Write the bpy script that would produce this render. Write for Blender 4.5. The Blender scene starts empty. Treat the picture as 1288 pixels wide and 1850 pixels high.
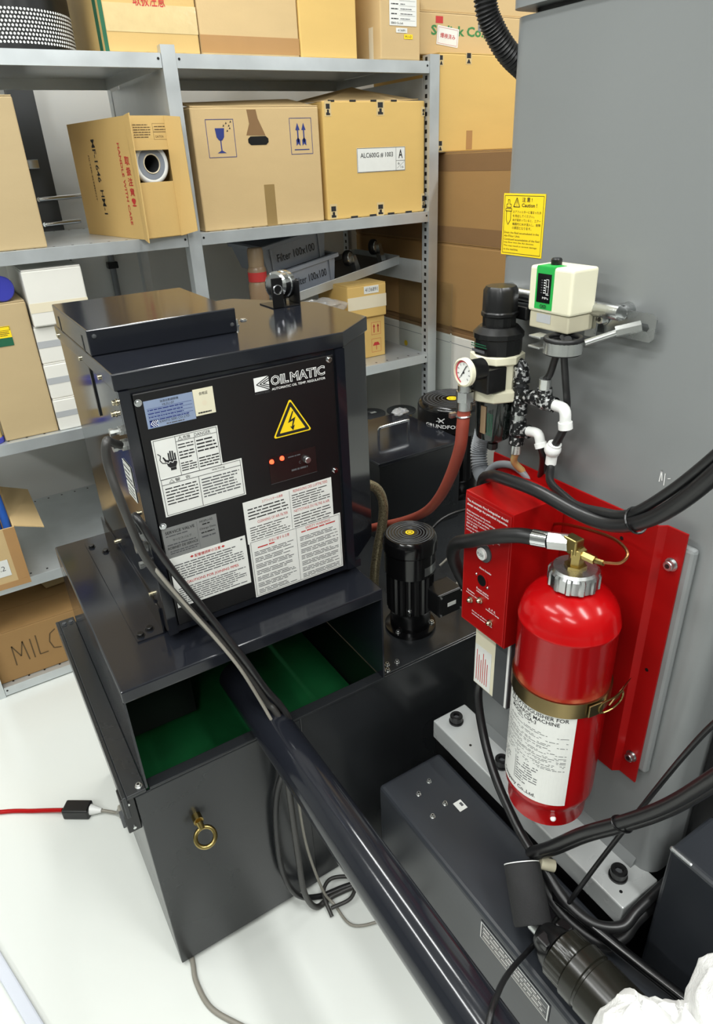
import bpy, math, random
from mathutils import Matrix, Vector

# ---------------------------------------------------------------- camera, light, exposure
sc = bpy.context.scene
COL = bpy.data.collections.new('scene'); sc.collection.children.link(COL)
cam_d = bpy.data.cameras.new('camera'); cam = bpy.data.objects.new('camera', cam_d); COL.objects.link(cam)
cam_d.sensor_fit = 'VERTICAL'; cam_d.sensor_height = 24.0; cam_d.lens = 1214.9 / 1850 * 24.0
cam_d.clip_start = 0.02; cam_d.clip_end = 60
cam.matrix_world = Matrix.Translation((0, 0, 1.555)) @ Matrix.Rotation(math.radians(-30.694), 4, 'Z') @ Matrix.Rotation(math.radians(62.190), 4, 'X') @ Matrix.Rotation(math.radians(-2.718), 4, 'Z')
sc.camera = cam
w = bpy.data.worlds.new('world'); sc.world = w; w.use_nodes = True
w.node_tree.nodes['Background'].inputs[0].default_value = (0.8, 0.85, 0.9, 1); w.node_tree.nodes['Background'].inputs[1].default_value = 0.25
vs = sc.view_settings
vs.view_transform = 'Standard'; vs.look = 'None'; vs.gamma = 1.0; vs.exposure = 0.42; vs.use_curve_mapping = False
ROOM_H = 2.75
def strip_light(x, y, lx, ly, e):
    d = bpy.data.lights.new('ceiling_tube_lamp', 'AREA'); d.shape = 'RECTANGLE'; d.size = lx; d.size_y = ly; d.energy = e
    d.color = (0.985, 1.0, 0.985)
    o = bpy.data.objects.new('ceiling_tube_lamp', d); COL.objects.link(o); o.location = (x, y, ROOM_H - 0.02)
for (x, y) in ((-0.75, 1.2), (-0.75, -0.9), (0.75, 1.75), (0.75, -0.7), (2.3, 1.2), (2.3, -0.9), (-2.2, 0.2), (-0.1, 0.35)):
    strip_light(x, y, 0.16, 1.2, 16 if y > 1 else (14 if y == 0.35 else 23))

# ---------------------------------------------------------------- materials
def lin(c):
    return tuple(((v / 255) / 12.92 if v / 255 <= 0.04045 else ((v / 255 + 0.055) / 1.055) ** 2.4) for v in c) + (1.0,)
def mat(name, c, rough=0.5, metal=0.0, var=0.06, scale=12.0, bump=0.0, bscale=200.0, coat=0.0, trans=0.0, emit=0.0, ior=1.5, alpha=1.0, rvar=0.0, aniso=None, spec=0.5):
    m = bpy.data.materials.new(name); m.use_nodes = True
    nt = m.node_tree; b = nt.nodes['Principled BSDF']
    tc = nt.nodes.new('ShaderNodeTexCoord'); src = tc.outputs['Object']
    if aniso:
        mp = nt.nodes.new('ShaderNodeMapping'); mp.inputs['Scale'].default_value = aniso; nt.links.new(src, mp.inputs[0]); src = mp.outputs[0]
    n = nt.nodes.new('ShaderNodeTexNoise'); n.inputs['Scale'].default_value = scale; n.inputs['Detail'].default_value = 5
    nt.links.new(src, n.inputs['Vector'])
    L = lin(c); mx = nt.nodes.new('ShaderNodeMix'); mx.data_type = 'RGBA'
    mx.inputs[6].default_value = tuple(v * (1 - var) for v in L[:3]) + (1,); mx.inputs[7].default_value = tuple(min(1, v * (1 + var)) for v in L[:3]) + (1,)
    nt.links.new(n.outputs['Fac'], mx.inputs[0]); nt.links.new(mx.outputs[2], b.inputs['Base Color'])
    b.inputs['Roughness'].default_value = rough; b.inputs['Metallic'].default_value = metal; b.inputs['IOR'].default_value = ior
    b.inputs['Coat Weight'].default_value = coat; b.inputs['Coat Roughness'].default_value = 0.06
    b.inputs['Transmission Weight'].default_value = trans; b.inputs['Alpha'].default_value = alpha
    b.inputs['Specular IOR Level'].default_value = spec
    if rvar:
        mr = nt.nodes.new('ShaderNodeMapRange'); mr.inputs[3].default_value = max(0.02, rough - rvar); mr.inputs[4].default_value = rough + rvar
        nt.links.new(n.outputs['Fac'], mr.inputs[0]); nt.links.new(mr.outputs[0], b.inputs['Roughness'])
    if emit:
        b.inputs['Emission Color'].default_value = L; b.inputs['Emission Strength'].default_value = emit
    if bump:
        n2 = nt.nodes.new('ShaderNodeTexNoise'); n2.inputs['Scale'].default_value = bscale; n2.inputs['Detail'].default_value = 3
        nt.links.new(src, n2.inputs['Vector'])
        bp = nt.nodes.new('ShaderNodeBump'); bp.inputs['Strength'].default_value = bump; bp.inputs['Distance'].default_value = 0.002
        nt.links.new(n2.outputs['Fac'], bp.inputs['Height']); nt.links.new(bp.outputs[0], b.inputs['Normal'])
    return m
M = {}
def mk(key, *a, **k): M[key] = mat(key, *a, **k)
mk('floor', (220, 223, 218), 0.22, var=0.03, scale=2.5, bump=0.04, bscale=25, rvar=0.06)
mk('wall', (226, 227, 224), 0.6, var=0.02, scale=3)
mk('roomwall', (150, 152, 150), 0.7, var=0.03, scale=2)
mk('ceiling', (236, 236, 232), 0.8, var=0.02)
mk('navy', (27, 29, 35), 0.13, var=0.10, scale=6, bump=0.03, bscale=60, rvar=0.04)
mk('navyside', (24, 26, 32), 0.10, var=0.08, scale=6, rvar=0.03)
mk('tank', (36, 38, 40), 0.26, var=0.10, scale=5, bump=0.04, bscale=40, rvar=0.06)
mk('panel', (13, 12, 14), 0.38, var=0.1)
mk('green', (8, 82, 40), 0.55, var=0.2, scale=30)  # green kept dark, with shade of the tank opening in its colour
mk('machine', (128, 131, 131), 0.34, var=0.03, scale=3, bump=0.05, bscale=90, rvar=0.05)
mk('flange', (186, 189, 188), 0.28, metal=0.2, var=0.05, scale=8, rvar=0.06)
mk('bed', (46, 49, 54), 0.30, var=0.08, scale=5, bump=0.04, bscale=60, rvar=0.06)
mk('galv', (206, 211, 213), 0.36, metal=0.62, var=0.14, scale=14, bump=0.03, bscale=30, rvar=0.10)
mk('black', (16, 16, 17), 0.32, var=0.15)
mk('blackgloss', (14, 14, 15), 0.16, var=0.15)
mk('barrel', (34, 33, 27), 0.24, var=0.12)
mk('rubber', (22, 22, 23), 0.42, var=0.15)
mk('cable', (27, 27, 28), 0.34, var=0.15)
mk('cablegrey', (50, 49, 47), 0.42, var=0.12)
mk('cablelight', (136, 132, 122), 0.45, var=0.1)
mk('foam', (38, 38, 39), 0.85, var=0.15, bump=0.3, bscale=500)
mk('chrome', (214, 216, 218), 0.12, metal=1.0, var=0.04)
mk('steel', (190, 192, 192), 0.28, metal=1.0, var=0.07, scale=20, rvar=0.08)
mk('zinc', (206, 208, 206), 0.24, metal=0.9, var=0.08, scale=60, rvar=0.08)
mk('brass', (158, 140, 88), 0.28, metal=1.0, var=0.1, scale=40)
mk('strapbrass', (150, 132, 92), 0.30, metal=1.0, var=0.08, scale=20)
mk('copper', (176, 122, 82), 0.3, metal=1.0, var=0.08)
mk('boltgold', (206, 196, 168), 0.25, metal=1.0, var=0.1)
mk('red', (168, 8, 12), 0.18, var=0.05, scale=20, spec=0.3)
mk('redsheet', (152, 12, 12), 0.38, var=0.06, scale=15, bump=0.04, bscale=120, spec=0.2)
mk('redhose', (150, 66, 50), 0.55, var=0.1, scale=60, bump=0.1, bscale=400)
mk('cream', (226, 222, 196), 0.4, var=0.03)
mk('beige', (190, 184, 160), 0.42, var=0.03)
mk('gswitch', (38, 168, 74), 0.4, var=0.04)
mk('white', (234, 235, 232), 0.35, var=0.02)
mk('paper', (228, 229, 224), 0.5, var=0.035, scale=70)
mk('papercream', (226, 220, 194), 0.5, var=0.03, scale=60)
mk('paperblue', (150, 166, 196), 0.35, metal=0.3, var=0.05, scale=40)
mk('papergrey', (150, 151, 150), 0.35, metal=0.5, var=0.05, scale=40)
mk('yellowlab', (252, 216, 28), 0.45, var=0.02)
mk('ink', (26, 26, 28), 0.6, var=0.05); mk('inkgrey', (84, 85, 88), 0.6, var=0.2, scale=300)
mk('inkred', (190, 50, 48), 0.6, var=0.1); mk('inkblue', (38, 52, 120), 0.6, var=0.1); mk('inkgreen', (60, 130, 70), 0.7, var=0.2, scale=60)
mk('inkwhite', (238, 238, 236), 0.5, var=0.02); mk('inkpencil', (92, 72, 44), 0.8, var=0.1)
mk('inkdgreen', (20, 92, 62), 0.6, var=0.1)
mk('card', (202, 174, 126), 0.75, var=0.07, scale=7, bump=0.12, bscale=150, aniso=(1, 1, 3))
mk('cardlight', (186, 164, 124), 0.75, var=0.05, scale=6, bump=0.10, bscale=150, aniso=(1, 1, 3))
mk('cardyellow', (216, 180, 106), 0.72, var=0.06, scale=6, bump=0.10, bscale=150, aniso=(1, 1, 3))
mk('cardpale', (206, 172, 108), 0.7, var=0.06, scale=8, bump=0.12, bscale=150)
mk('carddark', (132, 100, 64), 0.78, var=0.10, scale=6, bump=0.14, bscale=150, aniso=(1, 1, 3))
mk('cardstack', (160, 124, 76), 0.75, var=0.06, scale=5, bump=0.12, bscale=150, aniso=(1, 1, 3))  # carton brown darkened to carry the shade on the stack's side faces
mk('cardwhite', (226, 224, 216), 0.6, var=0.04, scale=8)
mk('tape', (176, 134, 84), 0.28, var=0.06, scale=20)
mk('tapeclear', (214, 190, 140), 0.14, var=0.1, scale=40, bump=0.25, bscale=60)
mk('tapewhite', (226, 216, 190), 0.4, var=0.03)
mk('tapeolive', (150, 124, 78), 0.3, var=0.06, scale=20)
mk('binblue', (172, 180, 194), 0.42, var=0.05, scale=10)
mk('bindark', (140, 147, 158), 0.45, var=0.05, scale=10)
mk('tan', (150, 128, 100), 0.4, var=0.06, scale=30)
mk('dark', (70, 72, 74), 0.45, var=0.08)
mk('conduit', (128, 132, 136), 0.42, var=0.06)
mk('plasticblue', (62, 66, 168), 0.35, var=0.06)
mk('filmblue', (44, 92, 176), 0.22, var=0.12, scale=30)
mk('plasticgrey', (176, 178, 180), 0.4, var=0.05)
mk('sand', (206, 180, 120), 0.5, var=0.08, scale=80)
mk('cloth', (206, 206, 203), 0.95, var=0.06, scale=60, bump=0.5, bscale=420)
mk('film', (228, 230, 232), 0.12, var=0.1, trans=0.55, alpha=0.45, bump=0.6, bscale=40)
mk('acrylic', (240, 244, 244), 0.02, var=0.0, trans=1.0, ior=1.1)
mk('bowl', (24, 30, 28), 0.12, var=0.1, coat=0.4)
mk('ledred', (255, 70, 40), 0.4, emit=3.0)
mk('screen', (34, 24, 24), 0.2, var=0.3, scale=30)
mk('oil', (150, 128, 60), 0.3, metal=0.7, var=0.2, scale=40)
mk('dial', (232, 232, 228), 0.3, var=0.01)
mk('dialred', (196, 70, 84), 0.4, var=0.02)
mk('bottlebrown', (142, 118, 92), 0.35, var=0.06)
mk('duct', (206, 210, 220), 0.35, var=0.02)
mk('chipped', (200, 204, 206), 0.25, metal=0.9, var=0.2, scale=200)
# flaked black paint over zinc for the pipe fittings
def flaked():
    m = bpy.data.materials.new('flaked'); m.use_nodes = True; nt = m.node_tree; b = nt.nodes['Principled BSDF']
    n = nt.nodes.new('ShaderNodeTexNoise'); n.inputs['Scale'].default_value = 150; n.inputs['Detail'].default_value = 4
    tc = nt.nodes.new('ShaderNodeTexCoord'); nt.links.new(tc.outputs['Object'], n.inputs[0])
    r = nt.nodes.new('ShaderNodeValToRGB'); r.color_ramp.elements[0].position = 0.53; r.color_ramp.elements[1].position = 0.60
    r.color_ramp.elements[0].color = lin((40, 41, 42)); r.color_ramp.elements[1].color = lin((214, 215, 215))
    nt.links.new(n.outputs['Fac'], r.inputs[0]); nt.links.new(r.outputs[0], b.inputs['Base Color']); b.inputs['Roughness'].default_value = 0.3; b.inputs['Metallic'].default_value = 0.6
    return m
M['flaked'] = flaked()
def braid():
    m = bpy.data.materials.new('braid'); m.use_nodes = True; nt = m.node_tree; b = nt.nodes['Principled BSDF']
    tc = nt.nodes.new('ShaderNodeTexCoord'); v = nt.nodes.new('ShaderNodeTexVoronoi'); v.inputs['Scale'].default_value = 320
    nt.links.new(tc.outputs['Object'], v.inputs['Vector'])
    r = nt.nodes.new('ShaderNodeValToRGB'); r.color_ramp.elements[0].color = lin((196, 184, 150)); r.color_ramp.elements[1].color = lin((96, 84, 60))
    nt.links.new(v.outputs['Distance'], r.inputs[0]); nt.links.new(r.outputs[0], b.inputs['Base Color']); b.inputs['Metallic'].default_value = 0.7; b.inputs['Roughness'].default_value = 0.4
    return m
M['braid'] = braid()

# ---------------------------------------------------------------- mesh helpers
V3 = Vector
class G:
    def __init__(s): s.v = []; s.f = []; s.m = []
    def add(s, vs, fs, m=0):
        k = len(s.v); s.v += [tuple(p) for p in vs]; s.f += [tuple(i + k for i in f) for f in fs]; s.m += [m] * len(fs); return s
    def box(s, x0, x1, y0, y1, z0, z1, m=0):
        return s.add([(x0, y0, z0), (x1, y0, z0), (x1, y1, z0), (x0, y1, z0), (x0, y0, z1), (x1, y0, z1), (x1, y1, z1), (x0, y1, z1)],
                     [(0, 3, 2, 1), (4, 5, 6, 7), (0, 1, 5, 4), (1, 2, 6, 5), (2, 3, 7, 6), (3, 0, 4, 7)], m)
    def obox(s, c, u, v, n, a, b, t, m=0):   # oriented box: half sizes a,b along u,v; thickness 0..t along n from c
        c = V3(c); u = V3(u); v = V3(v); n = V3(n)
        P = [c + u * (i * a) + v * (j * b) + n * k for k in (0, t) for (i, j) in ((-1, -1), (1, -1), (1, 1), (-1, 1))]
        return s.add(P, [(0, 3, 2, 1), (4, 5, 6, 7), (0, 1, 5, 4), (1, 2, 6, 5), (2, 3, 7, 6), (3, 0, 4, 7)], m)
    def ring_surf(s, rings, m=0, cap=True, closed=False):
        n = len(rings[0]); vs = [p for r in rings for p in r]; fs = []
        R = len(rings)
        for i in range(R if closed else R - 1):
            for j in range(n):
                fs.append((i * n + j, i * n + (j + 1) % n, ((i + 1) % R) * n + (j + 1) % n, ((i + 1) % R) * n + j))
        if cap and not closed: fs.append(tuple(range(n))[::-1]); fs.append(tuple((R - 1) * n + j for j in range(n)))
        return s.add(vs, fs, m)
    def lathe(s, prof, o, ax=(0, 0, 1), n=24, m=0, cap=True, sq=None):
        ax = V3(ax).normalized(); a = ax.orthogonal().normalized() if abs(ax.z) < 0.99 else V3((1, 0, 0)); b = ax.cross(a)
        o = V3(o); rings = []
        for (r, h) in prof:
            ring = []
            for j in range(n):
                t = 2 * math.pi * j / n; k = 1.0
                if sq: k = sq(t)
                ring.append(o + ax * h + (a * math.cos(t) + b * math.sin(t)) * max(r, 1e-5) * k)
            rings.append(ring)
        return s.ring_surf(rings, m, cap)
    def cyl(s, p0, p1, r, r1=None, n=16, m=0):
        p0 = V3(p0); p1 = V3(p1); d = p1 - p0
        return s.lathe([(r, 0), (r if r1 is None else r1, d.length)], p0, d, n, m)
    def tube(s, pts, r, n=10, sub=6, m=0, closed=False, rfun=None):
        P = [V3(p) for p in pts]; Q = []
        if sub > 1 and len(P) > 2:
            N = len(P)
            for i in range(N if closed else N - 1):
                p0 = P[(i - 1) % N] if (closed or i) else P[0] * 2 - P[1]; p1 = P[i]; p2 = P[(i + 1) % N]; p3 = P[(i + 2) % N] if (closed or i + 2 < N) else p2 * 2 - p1
                for k in range(sub):
                    t = k / sub; Q.append(0.5 * ((2 * p1) + (p2 - p0) * t + (2 * p0 - 5 * p1 + 4 * p2 - p3) * t * t + (3 * p1 - p0 - 3 * p2 + p3) * t ** 3))
            if not closed: Q.append(P[-1])
        else: Q = P
        rings = []; prev = None
        for i, q in enumerate(Q):
            if closed: t = Q[(i + 1) % len(Q)] - Q[i - 1]
            else: t = Q[min(i + 1, len(Q) - 1)] - Q[max(i - 1, 0)]
            t.normalize()
            a = (t.orthogonal() if prev is None else prev - t * prev.dot(t)).normalized(); prev = a; b = t.cross(a)
            rr = r if rfun is None else rfun(i, len(Q))
            rings.append([q + (a * math.cos(2 * math.pi * j / n) + b * math.sin(2 * math.pi * j / n)) * rr for j in range(n)])
        return s.ring_surf(rings, m, True, closed)
    def torus(s, c, nrm, R, r, n=28, k=8, m=0):
        nrm = V3(nrm).normalized(); a = nrm.orthogonal().normalized(); b = nrm.cross(a); c = V3(c)
        return s.tube([c + (a * math.cos(2 * math.pi * i / n) + b * math.sin(2 * math.pi * i / n)) * R for i in range(n)], r, k, 1, m, True)
    def sphere(s, c, r, m=0, n=10, sc=(1, 1, 1)):
        c = V3(c); rings = []
        for i in range(1, n):
            t = math.pi * i / n; rings.append([c + V3((r * sc[0] * math.sin(t) * math.cos(2 * math.pi * j / (2 * n)), r * sc[1] * math.sin(t) * math.sin(2 * math.pi * j / (2 * n)), -r * sc[2] * math.cos(t))) for j in range(2 * n)])
        return s.ring_surf(rings, m, True)
    def prism(s, poly, z0, z1, m=0):       # footprint polygon (x,y) counter-clockwise
        n = len(poly); vs = [(x, y, z0) for x, y in poly] + [(x, y, z1) for x, y in poly]
        return s.add(vs, [tuple(range(n))[::-1], tuple(range(n, 2 * n))] + [(i, (i + 1) % n, n + (i + 1) % n, n + i) for i in range(n)], m)
    def plate(s, poly, fn, t, m=0):        # outline in a face's (u,v), extruded by t along its normal
        n = len(poly); vs = [fn(u, v, 0) for u, v in poly] + [fn(u, v, t) for u, v in poly]
        return s.add(vs, [tuple(range(n))[::-1], tuple(range(n, 2 * n))] + [(i, (i + 1) % n, n + (i + 1) % n, n + i) for i in range(n)], m)
ROOT = {}
def thing(name, label, cat, loc=(0, 0, 0), rot=(0, 0, 0), group=None, kind=None):
    o = bpy.data.objects.new(name, None); COL.objects.link(o); o.empty_display_size = 0.05
    o.location = loc; o.rotation_euler = rot; ROOT[o] = Matrix.Translation(loc)
    if label: o['label'] = label; o['category'] = cat
    if group: o['group'] = group
    if kind: o['kind'] = kind
    return o
def build(name, g, mats, parent=None, smooth=None, bevel=0.0, local=False, label=None, seg=2):
    me = bpy.data.meshes.new(name); vs = g.v
    if parent is not None:
        ROOT.setdefault(parent, Matrix())
        if not local:
            l = ROOT[parent].translation; vs = [(x - l.x, y - l.y, z - l.z) for x, y, z in vs]
    me.from_pydata(vs, [], g.f)
    for k in (mats if isinstance(mats, (list, tuple)) else [mats]): me.materials.append(M[k])
    me.polygons.foreach_set('material_index', g.m)
    if smooth is not None:
        me.polygons.foreach_set('use_smooth', [True] * len(me.polygons)); me.set_sharp_from_angle(angle=math.radians(smooth))
    me.update()
    o = bpy.data.objects.new(name, me); COL.objects.link(o)
    if parent is not None: o.parent = parent; ROOT[o] = ROOT[parent]
    if bevel:
        b = o.modifiers.new('bevel', 'BEVEL'); b.width = bevel; b.segments = seg; b.limit_method = 'ANGLE'; b.angle_limit = math.radians(40)
    if label: o['label'] = label
    return o
def single(name, g, mats, label, cat, group=None, **k):   # a thing that is one mesh; origin at its base centre
    xs = [p[0] for p in g.v]; ys = [p[1] for p in g.v]; zs = [p[2] for p in g.v]
    c = ((min(xs) + max(xs)) / 2, (min(ys) + max(ys)) / 2, min(zs)); g.v = [(x - c[0], y - c[1], z - c[2]) for x, y, z in g.v]
    o = build(name, g, mats, None, **k); o.location = c; ROOT[o] = Matrix.Translation(c)
    o['label'] = label; o['category'] = cat
    if group: o['group'] = group
    return o
def struct(name, g, mats, **k):
    o = build(name, g, mats, None, **k); o['kind'] = 'structure'; return o

# faces to write on: fn(u, v, off) -> point
def face(o, u, v):
    o = V3(o); u = V3(u); v = V3(v); n = u.cross(v)
    return lambda a, b, c=0.0: o + u * a + v * b + n * c
def fmY(x, y, z): return face((x, y, z), (1, 0, 0), (0, 0, 1))       # face looking towards -y
def fmX(x, y, z): return face((x, y, z), (0, -1, 0), (0, 0, 1))      # face looking towards -x
def fZ(x, y, z): return face((x, y, z), (1, 0, 0), (0, 1, 0))        # face looking up
TXT = {}
def text_mesh(s, bold=0.0):
    key = (s, bold)
    if key in TXT: return TXT[key]
    c = bpy.data.curves.new('t', 'FONT'); c.body = s; c.resolution_u = 2; c.offset = bold
    o = bpy.data.objects.new('t', c); COL.objects.link(o)
    dg = bpy.context.evaluated_depsgraph_get(); e = o.evaluated_get(dg); me = e.to_mesh()
    vs = [(v.co.x, v.co.y) for v in me.vertices]; fs = [tuple(p.vertices) for p in me.polygons]
    e.to_mesh_clear(); bpy.data.objects.remove(o); bpy.data.curves.remove(c)
    if vs:
        x0 = min(v[0] for v in vs); x1 = max(v[0] for v in vs); y0 = min(v[1] for v in vs); y1 = max(v[1] for v in vs)
        vs = [((x - x0) / max(1e-6, x1 - x0), (y - y0) / max(1e-6, y1 - y0)) for x, y in vs]
    TXT[key] = (vs, fs); return TXT[key]
RN = random.Random(7)
class Ink:
    """flat print collected on one face; all coordinates are fractions of the w x h sheet"""
    def __init__(s, fn, w, h, off=0.0006): s.fn = fn; s.w = w; s.h = h; s.off = off; s.g = G(); s.inks = []
    def mi(s, ink):
        if ink not in s.inks: s.inks.append(ink)
        return s.inks.index(ink)
    def poly(s, pts, ink='ink', off=0): s.g.add([s.fn(u * s.w, v * s.h, s.off + off) for u, v in pts], [tuple(range(len(pts)))], s.mi(ink)); return s
    def rect(s, u0, v0, u1, v1, ink='ink', off=0, nu=1):
        for i in range(nu):
            a = u0 + (u1 - u0) * i / nu; b = u0 + (u1 - u0) * (i + 1) / nu
            s.poly([(a, v0), (b, v0), (b, v1), (a, v1)], ink, off)
        return s
    def frame(s, u0, v0, u1, v1, lw=0.0008, ink='ink'):
        a = lw / s.w; b = lw / s.h
        s.rect(u0, v0, u1, v0 + b, ink); s.rect(u0, v1 - b, u1, v1, ink); s.rect(u0, v0 + b, u0 + a, v1 - b, ink); s.rect(u1 - a, v0 + b, u1, v1 - b, ink); return s
    def text(s, t, u0, v0, u1, v1, ink='ink', bold=0.0, off=0):
        vs, fs = text_mesh(t, bold)
        if vs: s.g.add([s.fn((u0 + x * (u1 - u0)) * s.w, (v0 + y * (v1 - v0)) * s.h, s.off + off) for x, y in vs], fs, s.mi(ink))
        return s
    def lines(s, u0, v0, u1, v1, n, ink='inkgrey', fill=0.45, ragged=0.25):
        p = (v1 - v0) / n
        for i in range(n):
            y = v1 - (i + 1) * p + p * 0.25; e = u1 - RN.random() * ragged * (u1 - u0) * (RN.random() < 0.5); x = u0
            while x < e - 0.01:
                L = min(e - x, (0.03 + 0.10 * RN.random())); s.rect(x, y, x + L, y + p * fill, ink); x += L + 0.012
        return s
    def line(s, pts, lw, ink='ink'):
        for (a, b) in zip(pts, pts[1:]):
            ax, ay, bx, by = a[0] * s.w, a[1] * s.h, b[0] * s.w, b[1] * s.h; L = math.hypot(bx - ax, by - ay) or 1; nx, ny = -(by - ay) / L * lw / 2, (bx - ax) / L * lw / 2
            q = s.off + 0.0002; s.g.add([s.fn(ax + nx, ay + ny, q), s.fn(bx + nx, by + ny, q), s.fn(bx - nx, by - ny, q), s.fn(ax - nx, ay - ny, q)], [(0, 3, 2, 1)], s.mi(ink))
        return s
    def done(s, parent, name='print', local=False): return build(name, s.g, s.inks, parent, local=local)
def sheet(name, parent, fn, w, h, m, t=0.0005, nu=1, local=False, label=None):
    g = G()
    for i in range(nu):
        a = w * i / nu; b = w * (i + 1) / nu
        g.plate([(a, 0), (b, 0), (b, h), (a, h)], fn, t)
    o = build(name, g, m, parent, local=local, label=label); return o, Ink(fn, w, h, t + 0.0003)
def hexbolt(name, parent, p, ax, r, h, m='zinc', socket=True):
    g = G(); ax = V3(ax).normalized()
    g.lathe([(r * 1.35, 0), (r * 1.35, h * 0.15), (r, h * 0.15), (r, h * 0.9), (r * 0.88, h)], p, ax, 14)
    o = build(name, g, m, parent, smooth=35)
    if socket:
        q = V3(p) + ax * (h + 0.0002); build('socket', G().lathe([(r * 0.5, 0), (r * 0.5, 0.0004)], q, ax, 6), 'black', o)
    return o
# ================================================================ the room
X0, X1, Y0, Y1 = -4.0, 3.6, -4.2, 2.92
struct('floor', G().box(X0, X1, Y0, Y1, -0.05, 0), 'floor')
struct('ceiling', G().box(X0, X1, Y0, Y1, ROOM_H, ROOM_H + 0.05), 'ceiling')
struct('wall_back', G().box(X0, X1, Y1, Y1 + 0.08, 0, ROOM_H), 'wall')
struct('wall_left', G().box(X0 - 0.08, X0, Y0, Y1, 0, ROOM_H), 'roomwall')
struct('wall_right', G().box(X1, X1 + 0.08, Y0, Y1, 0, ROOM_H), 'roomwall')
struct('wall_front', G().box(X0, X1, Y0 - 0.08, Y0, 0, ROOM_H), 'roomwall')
struct('baseboard_back', G().box(X0, X1, Y1 - 0.012, Y1, 0, 0.09), 'dark')

# ================================================================ machine: column, base flange, bed
t = thing('wire_cutting_machine', 'tall grey machine column bolted by a wide foot flange to a dark bed', 'machine', (1.1, 0.6, 0))
def rounded(x0, x1, y0, y1, r, n=5):
    P = []
    for (cx, cy, a0) in ((x1 - r, y0 + r, -90), (x1 - r, y1 - r, 0), (x0 + r, y1 - r, 90), (x0 + r, y0 + r, 180)):
        for i in range(n + 1):
            a = math.radians(a0 + 90 * i / n); P.append((cx + r * math.cos(a), cy + r * math.sin(a)))
    return P
colm = build('column', G().prism(rounded(0.80, 1.45, 0.388, 0.862, 0.03), 0.40, 1.716), 'machine', t, smooth=40)
build('column_head', G().prism(rounded(0.787, 1.50, 0.30, 0.852, 0.02), 1.724, 2.20), 'machine', t, smooth=40)
build('head_seam', G().prism(rounded(0.815, 1.44, 0.40, 0.84, 0.02), 1.716, 1.724), 'black', t)  # recessed core coloured black for the shadow line under the head
fl = build('base_flange', G().box(0.716, 0.81, 0.378, 0.905, 0.348, 0.40), 'flange', t, bevel=0.003)
build('flange_fillet', G().add([(0.788, 0.42, 0.4001), (0.80, 0.42, 0.4001), (0.80, 0.42, 0.418), (0.788, 0.83, 0.4001), (0.80, 0.83, 0.4001), (0.80, 0.83, 0.418)], [(0, 1, 2), (3, 5, 4), (0, 2, 5, 3), (1, 4, 5, 2), (0, 3, 4, 1)]), 'machine', t)
for y in (0.872, 0.722, 0.573, 0.422):
    b = build('anchor_bolt', G().lathe([(0.0165, 0), (0.0165, 0.004), (0.0145, 0.004), (0.0145, 0.018), (0.013, 0.020), (0.0075, 0.020), (0.0075, 0.012)], (0.757, y, 0.4), n=24), 'black', t, smooth=35)
    build('hex_socket', G().lathe([(0.0074, 0.0), (0.0074, 0.0005)], (0.757, y, 0.4122), n=6), 'dark', b)
for y in (0.80, 0.40): build('dowel_hole', G().lathe([(0.003, 0), (0.003, 0.0006)], (0.738, y, 0.4), n=10), 'black', t)
build('under_flange_fill', G().box(0.722, 0.90, 0.385, 0.90, 0.10, 0.348), 'black', t)  # black block filling the gap below the flange
bed = build('bed_cover', G().box(0.542, 0.712, -0.30, 0.875, 0.0, 0.33), 'bed', t, bevel=0.010, seg=3)
for (x, y) in ((0.601, 0.806), (0.640, 0.82), (0.633, 0.755), (0.592, 0.745)):
    hexbolt('cap_screw', t, (x, y, 0.33), (0, 0, 1), 0.0042, 0.006, 'zinc')
s_, k = sheet('asset_sticker', bed, fZ(0.647, 0.722, 0.3301), 0.020, 0.024, 'paper')
k.rect(0.55, 0.35, 0.85, 0.75, 'inkgrey')
build('sticker_print', k.g, k.inks, bed)
o, k = sheet('rating_plate', t, fmX(0.5415, 0.535, 0.262), 0.17, 0.050, 'bed', 0.001)
k.frame(0.01, 0.03, 0.99, 0.97, 0.002, 'inkwhite')
for i, v in enumerate((0.62, 0.38, 0.14)): k.rect(0.04, v, 0.96, v + 0.02, 'inkwhite'); k.lines(0.05, v + 0.06, 0.95, v + 0.2, 1, 'inkwhite', 0.5)
k.done(o)
o, k = sheet('caution_sticker', t, fmX(0.7995, 0.854, 1.408), 0.087, 0.088, 'yellowlab', 0.0006)
k.frame(0.03, 0.03, 0.97, 0.97, 0.0007)
k.text('注 意 !', 0.46, 0.87, 0.70, 0.945, bold=0.01); k.text('Caution !', 0.46, 0.79, 0.82, 0.85, bold=0.015)
for a, b in (((0.26, 0.79), (0.335, 0.935)), ((0.335, 0.935), (0.41, 0.79)), ((0.41, 0.79), (0.26, 0.79))): k.line([a, b], 0.0011)
k.rect(0.33, 0.835, 0.34, 0.895); k.rect(0.33, 0.812, 0.34, 0.825)
for q in ([(0.09, 0.78), (0.09, 0.83), (0.12, 0.83), (0.12, 0.90), (0.16, 0.90), (0.16, 0.83), (0.20, 0.83), (0.20, 0.78), (0.09, 0.78)], [(0.07, 0.72), (0.22, 0.72), (0.22, 0.76), (0.07, 0.76), (0.07, 0.72)], [(0.09, 0.72), (0.09, 0.58), (0.14, 0.50), (0.20, 0.58), (0.20, 0.72)]): k.line(q, 0.0008)
for i, s in enumerate(('エアフィルターに溜まった水', 'を排出してください。', '水が溜まっていると、エアー', '機器内に水が浸入し、故障', 'の原因となります。')):
    k.text(s, 0.25, 0.69 - i * 0.065, (0.25 + 0.0525 * len(s)) if len(s) < 12 else 0.93, 0.735 - i * 0.065)
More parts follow.
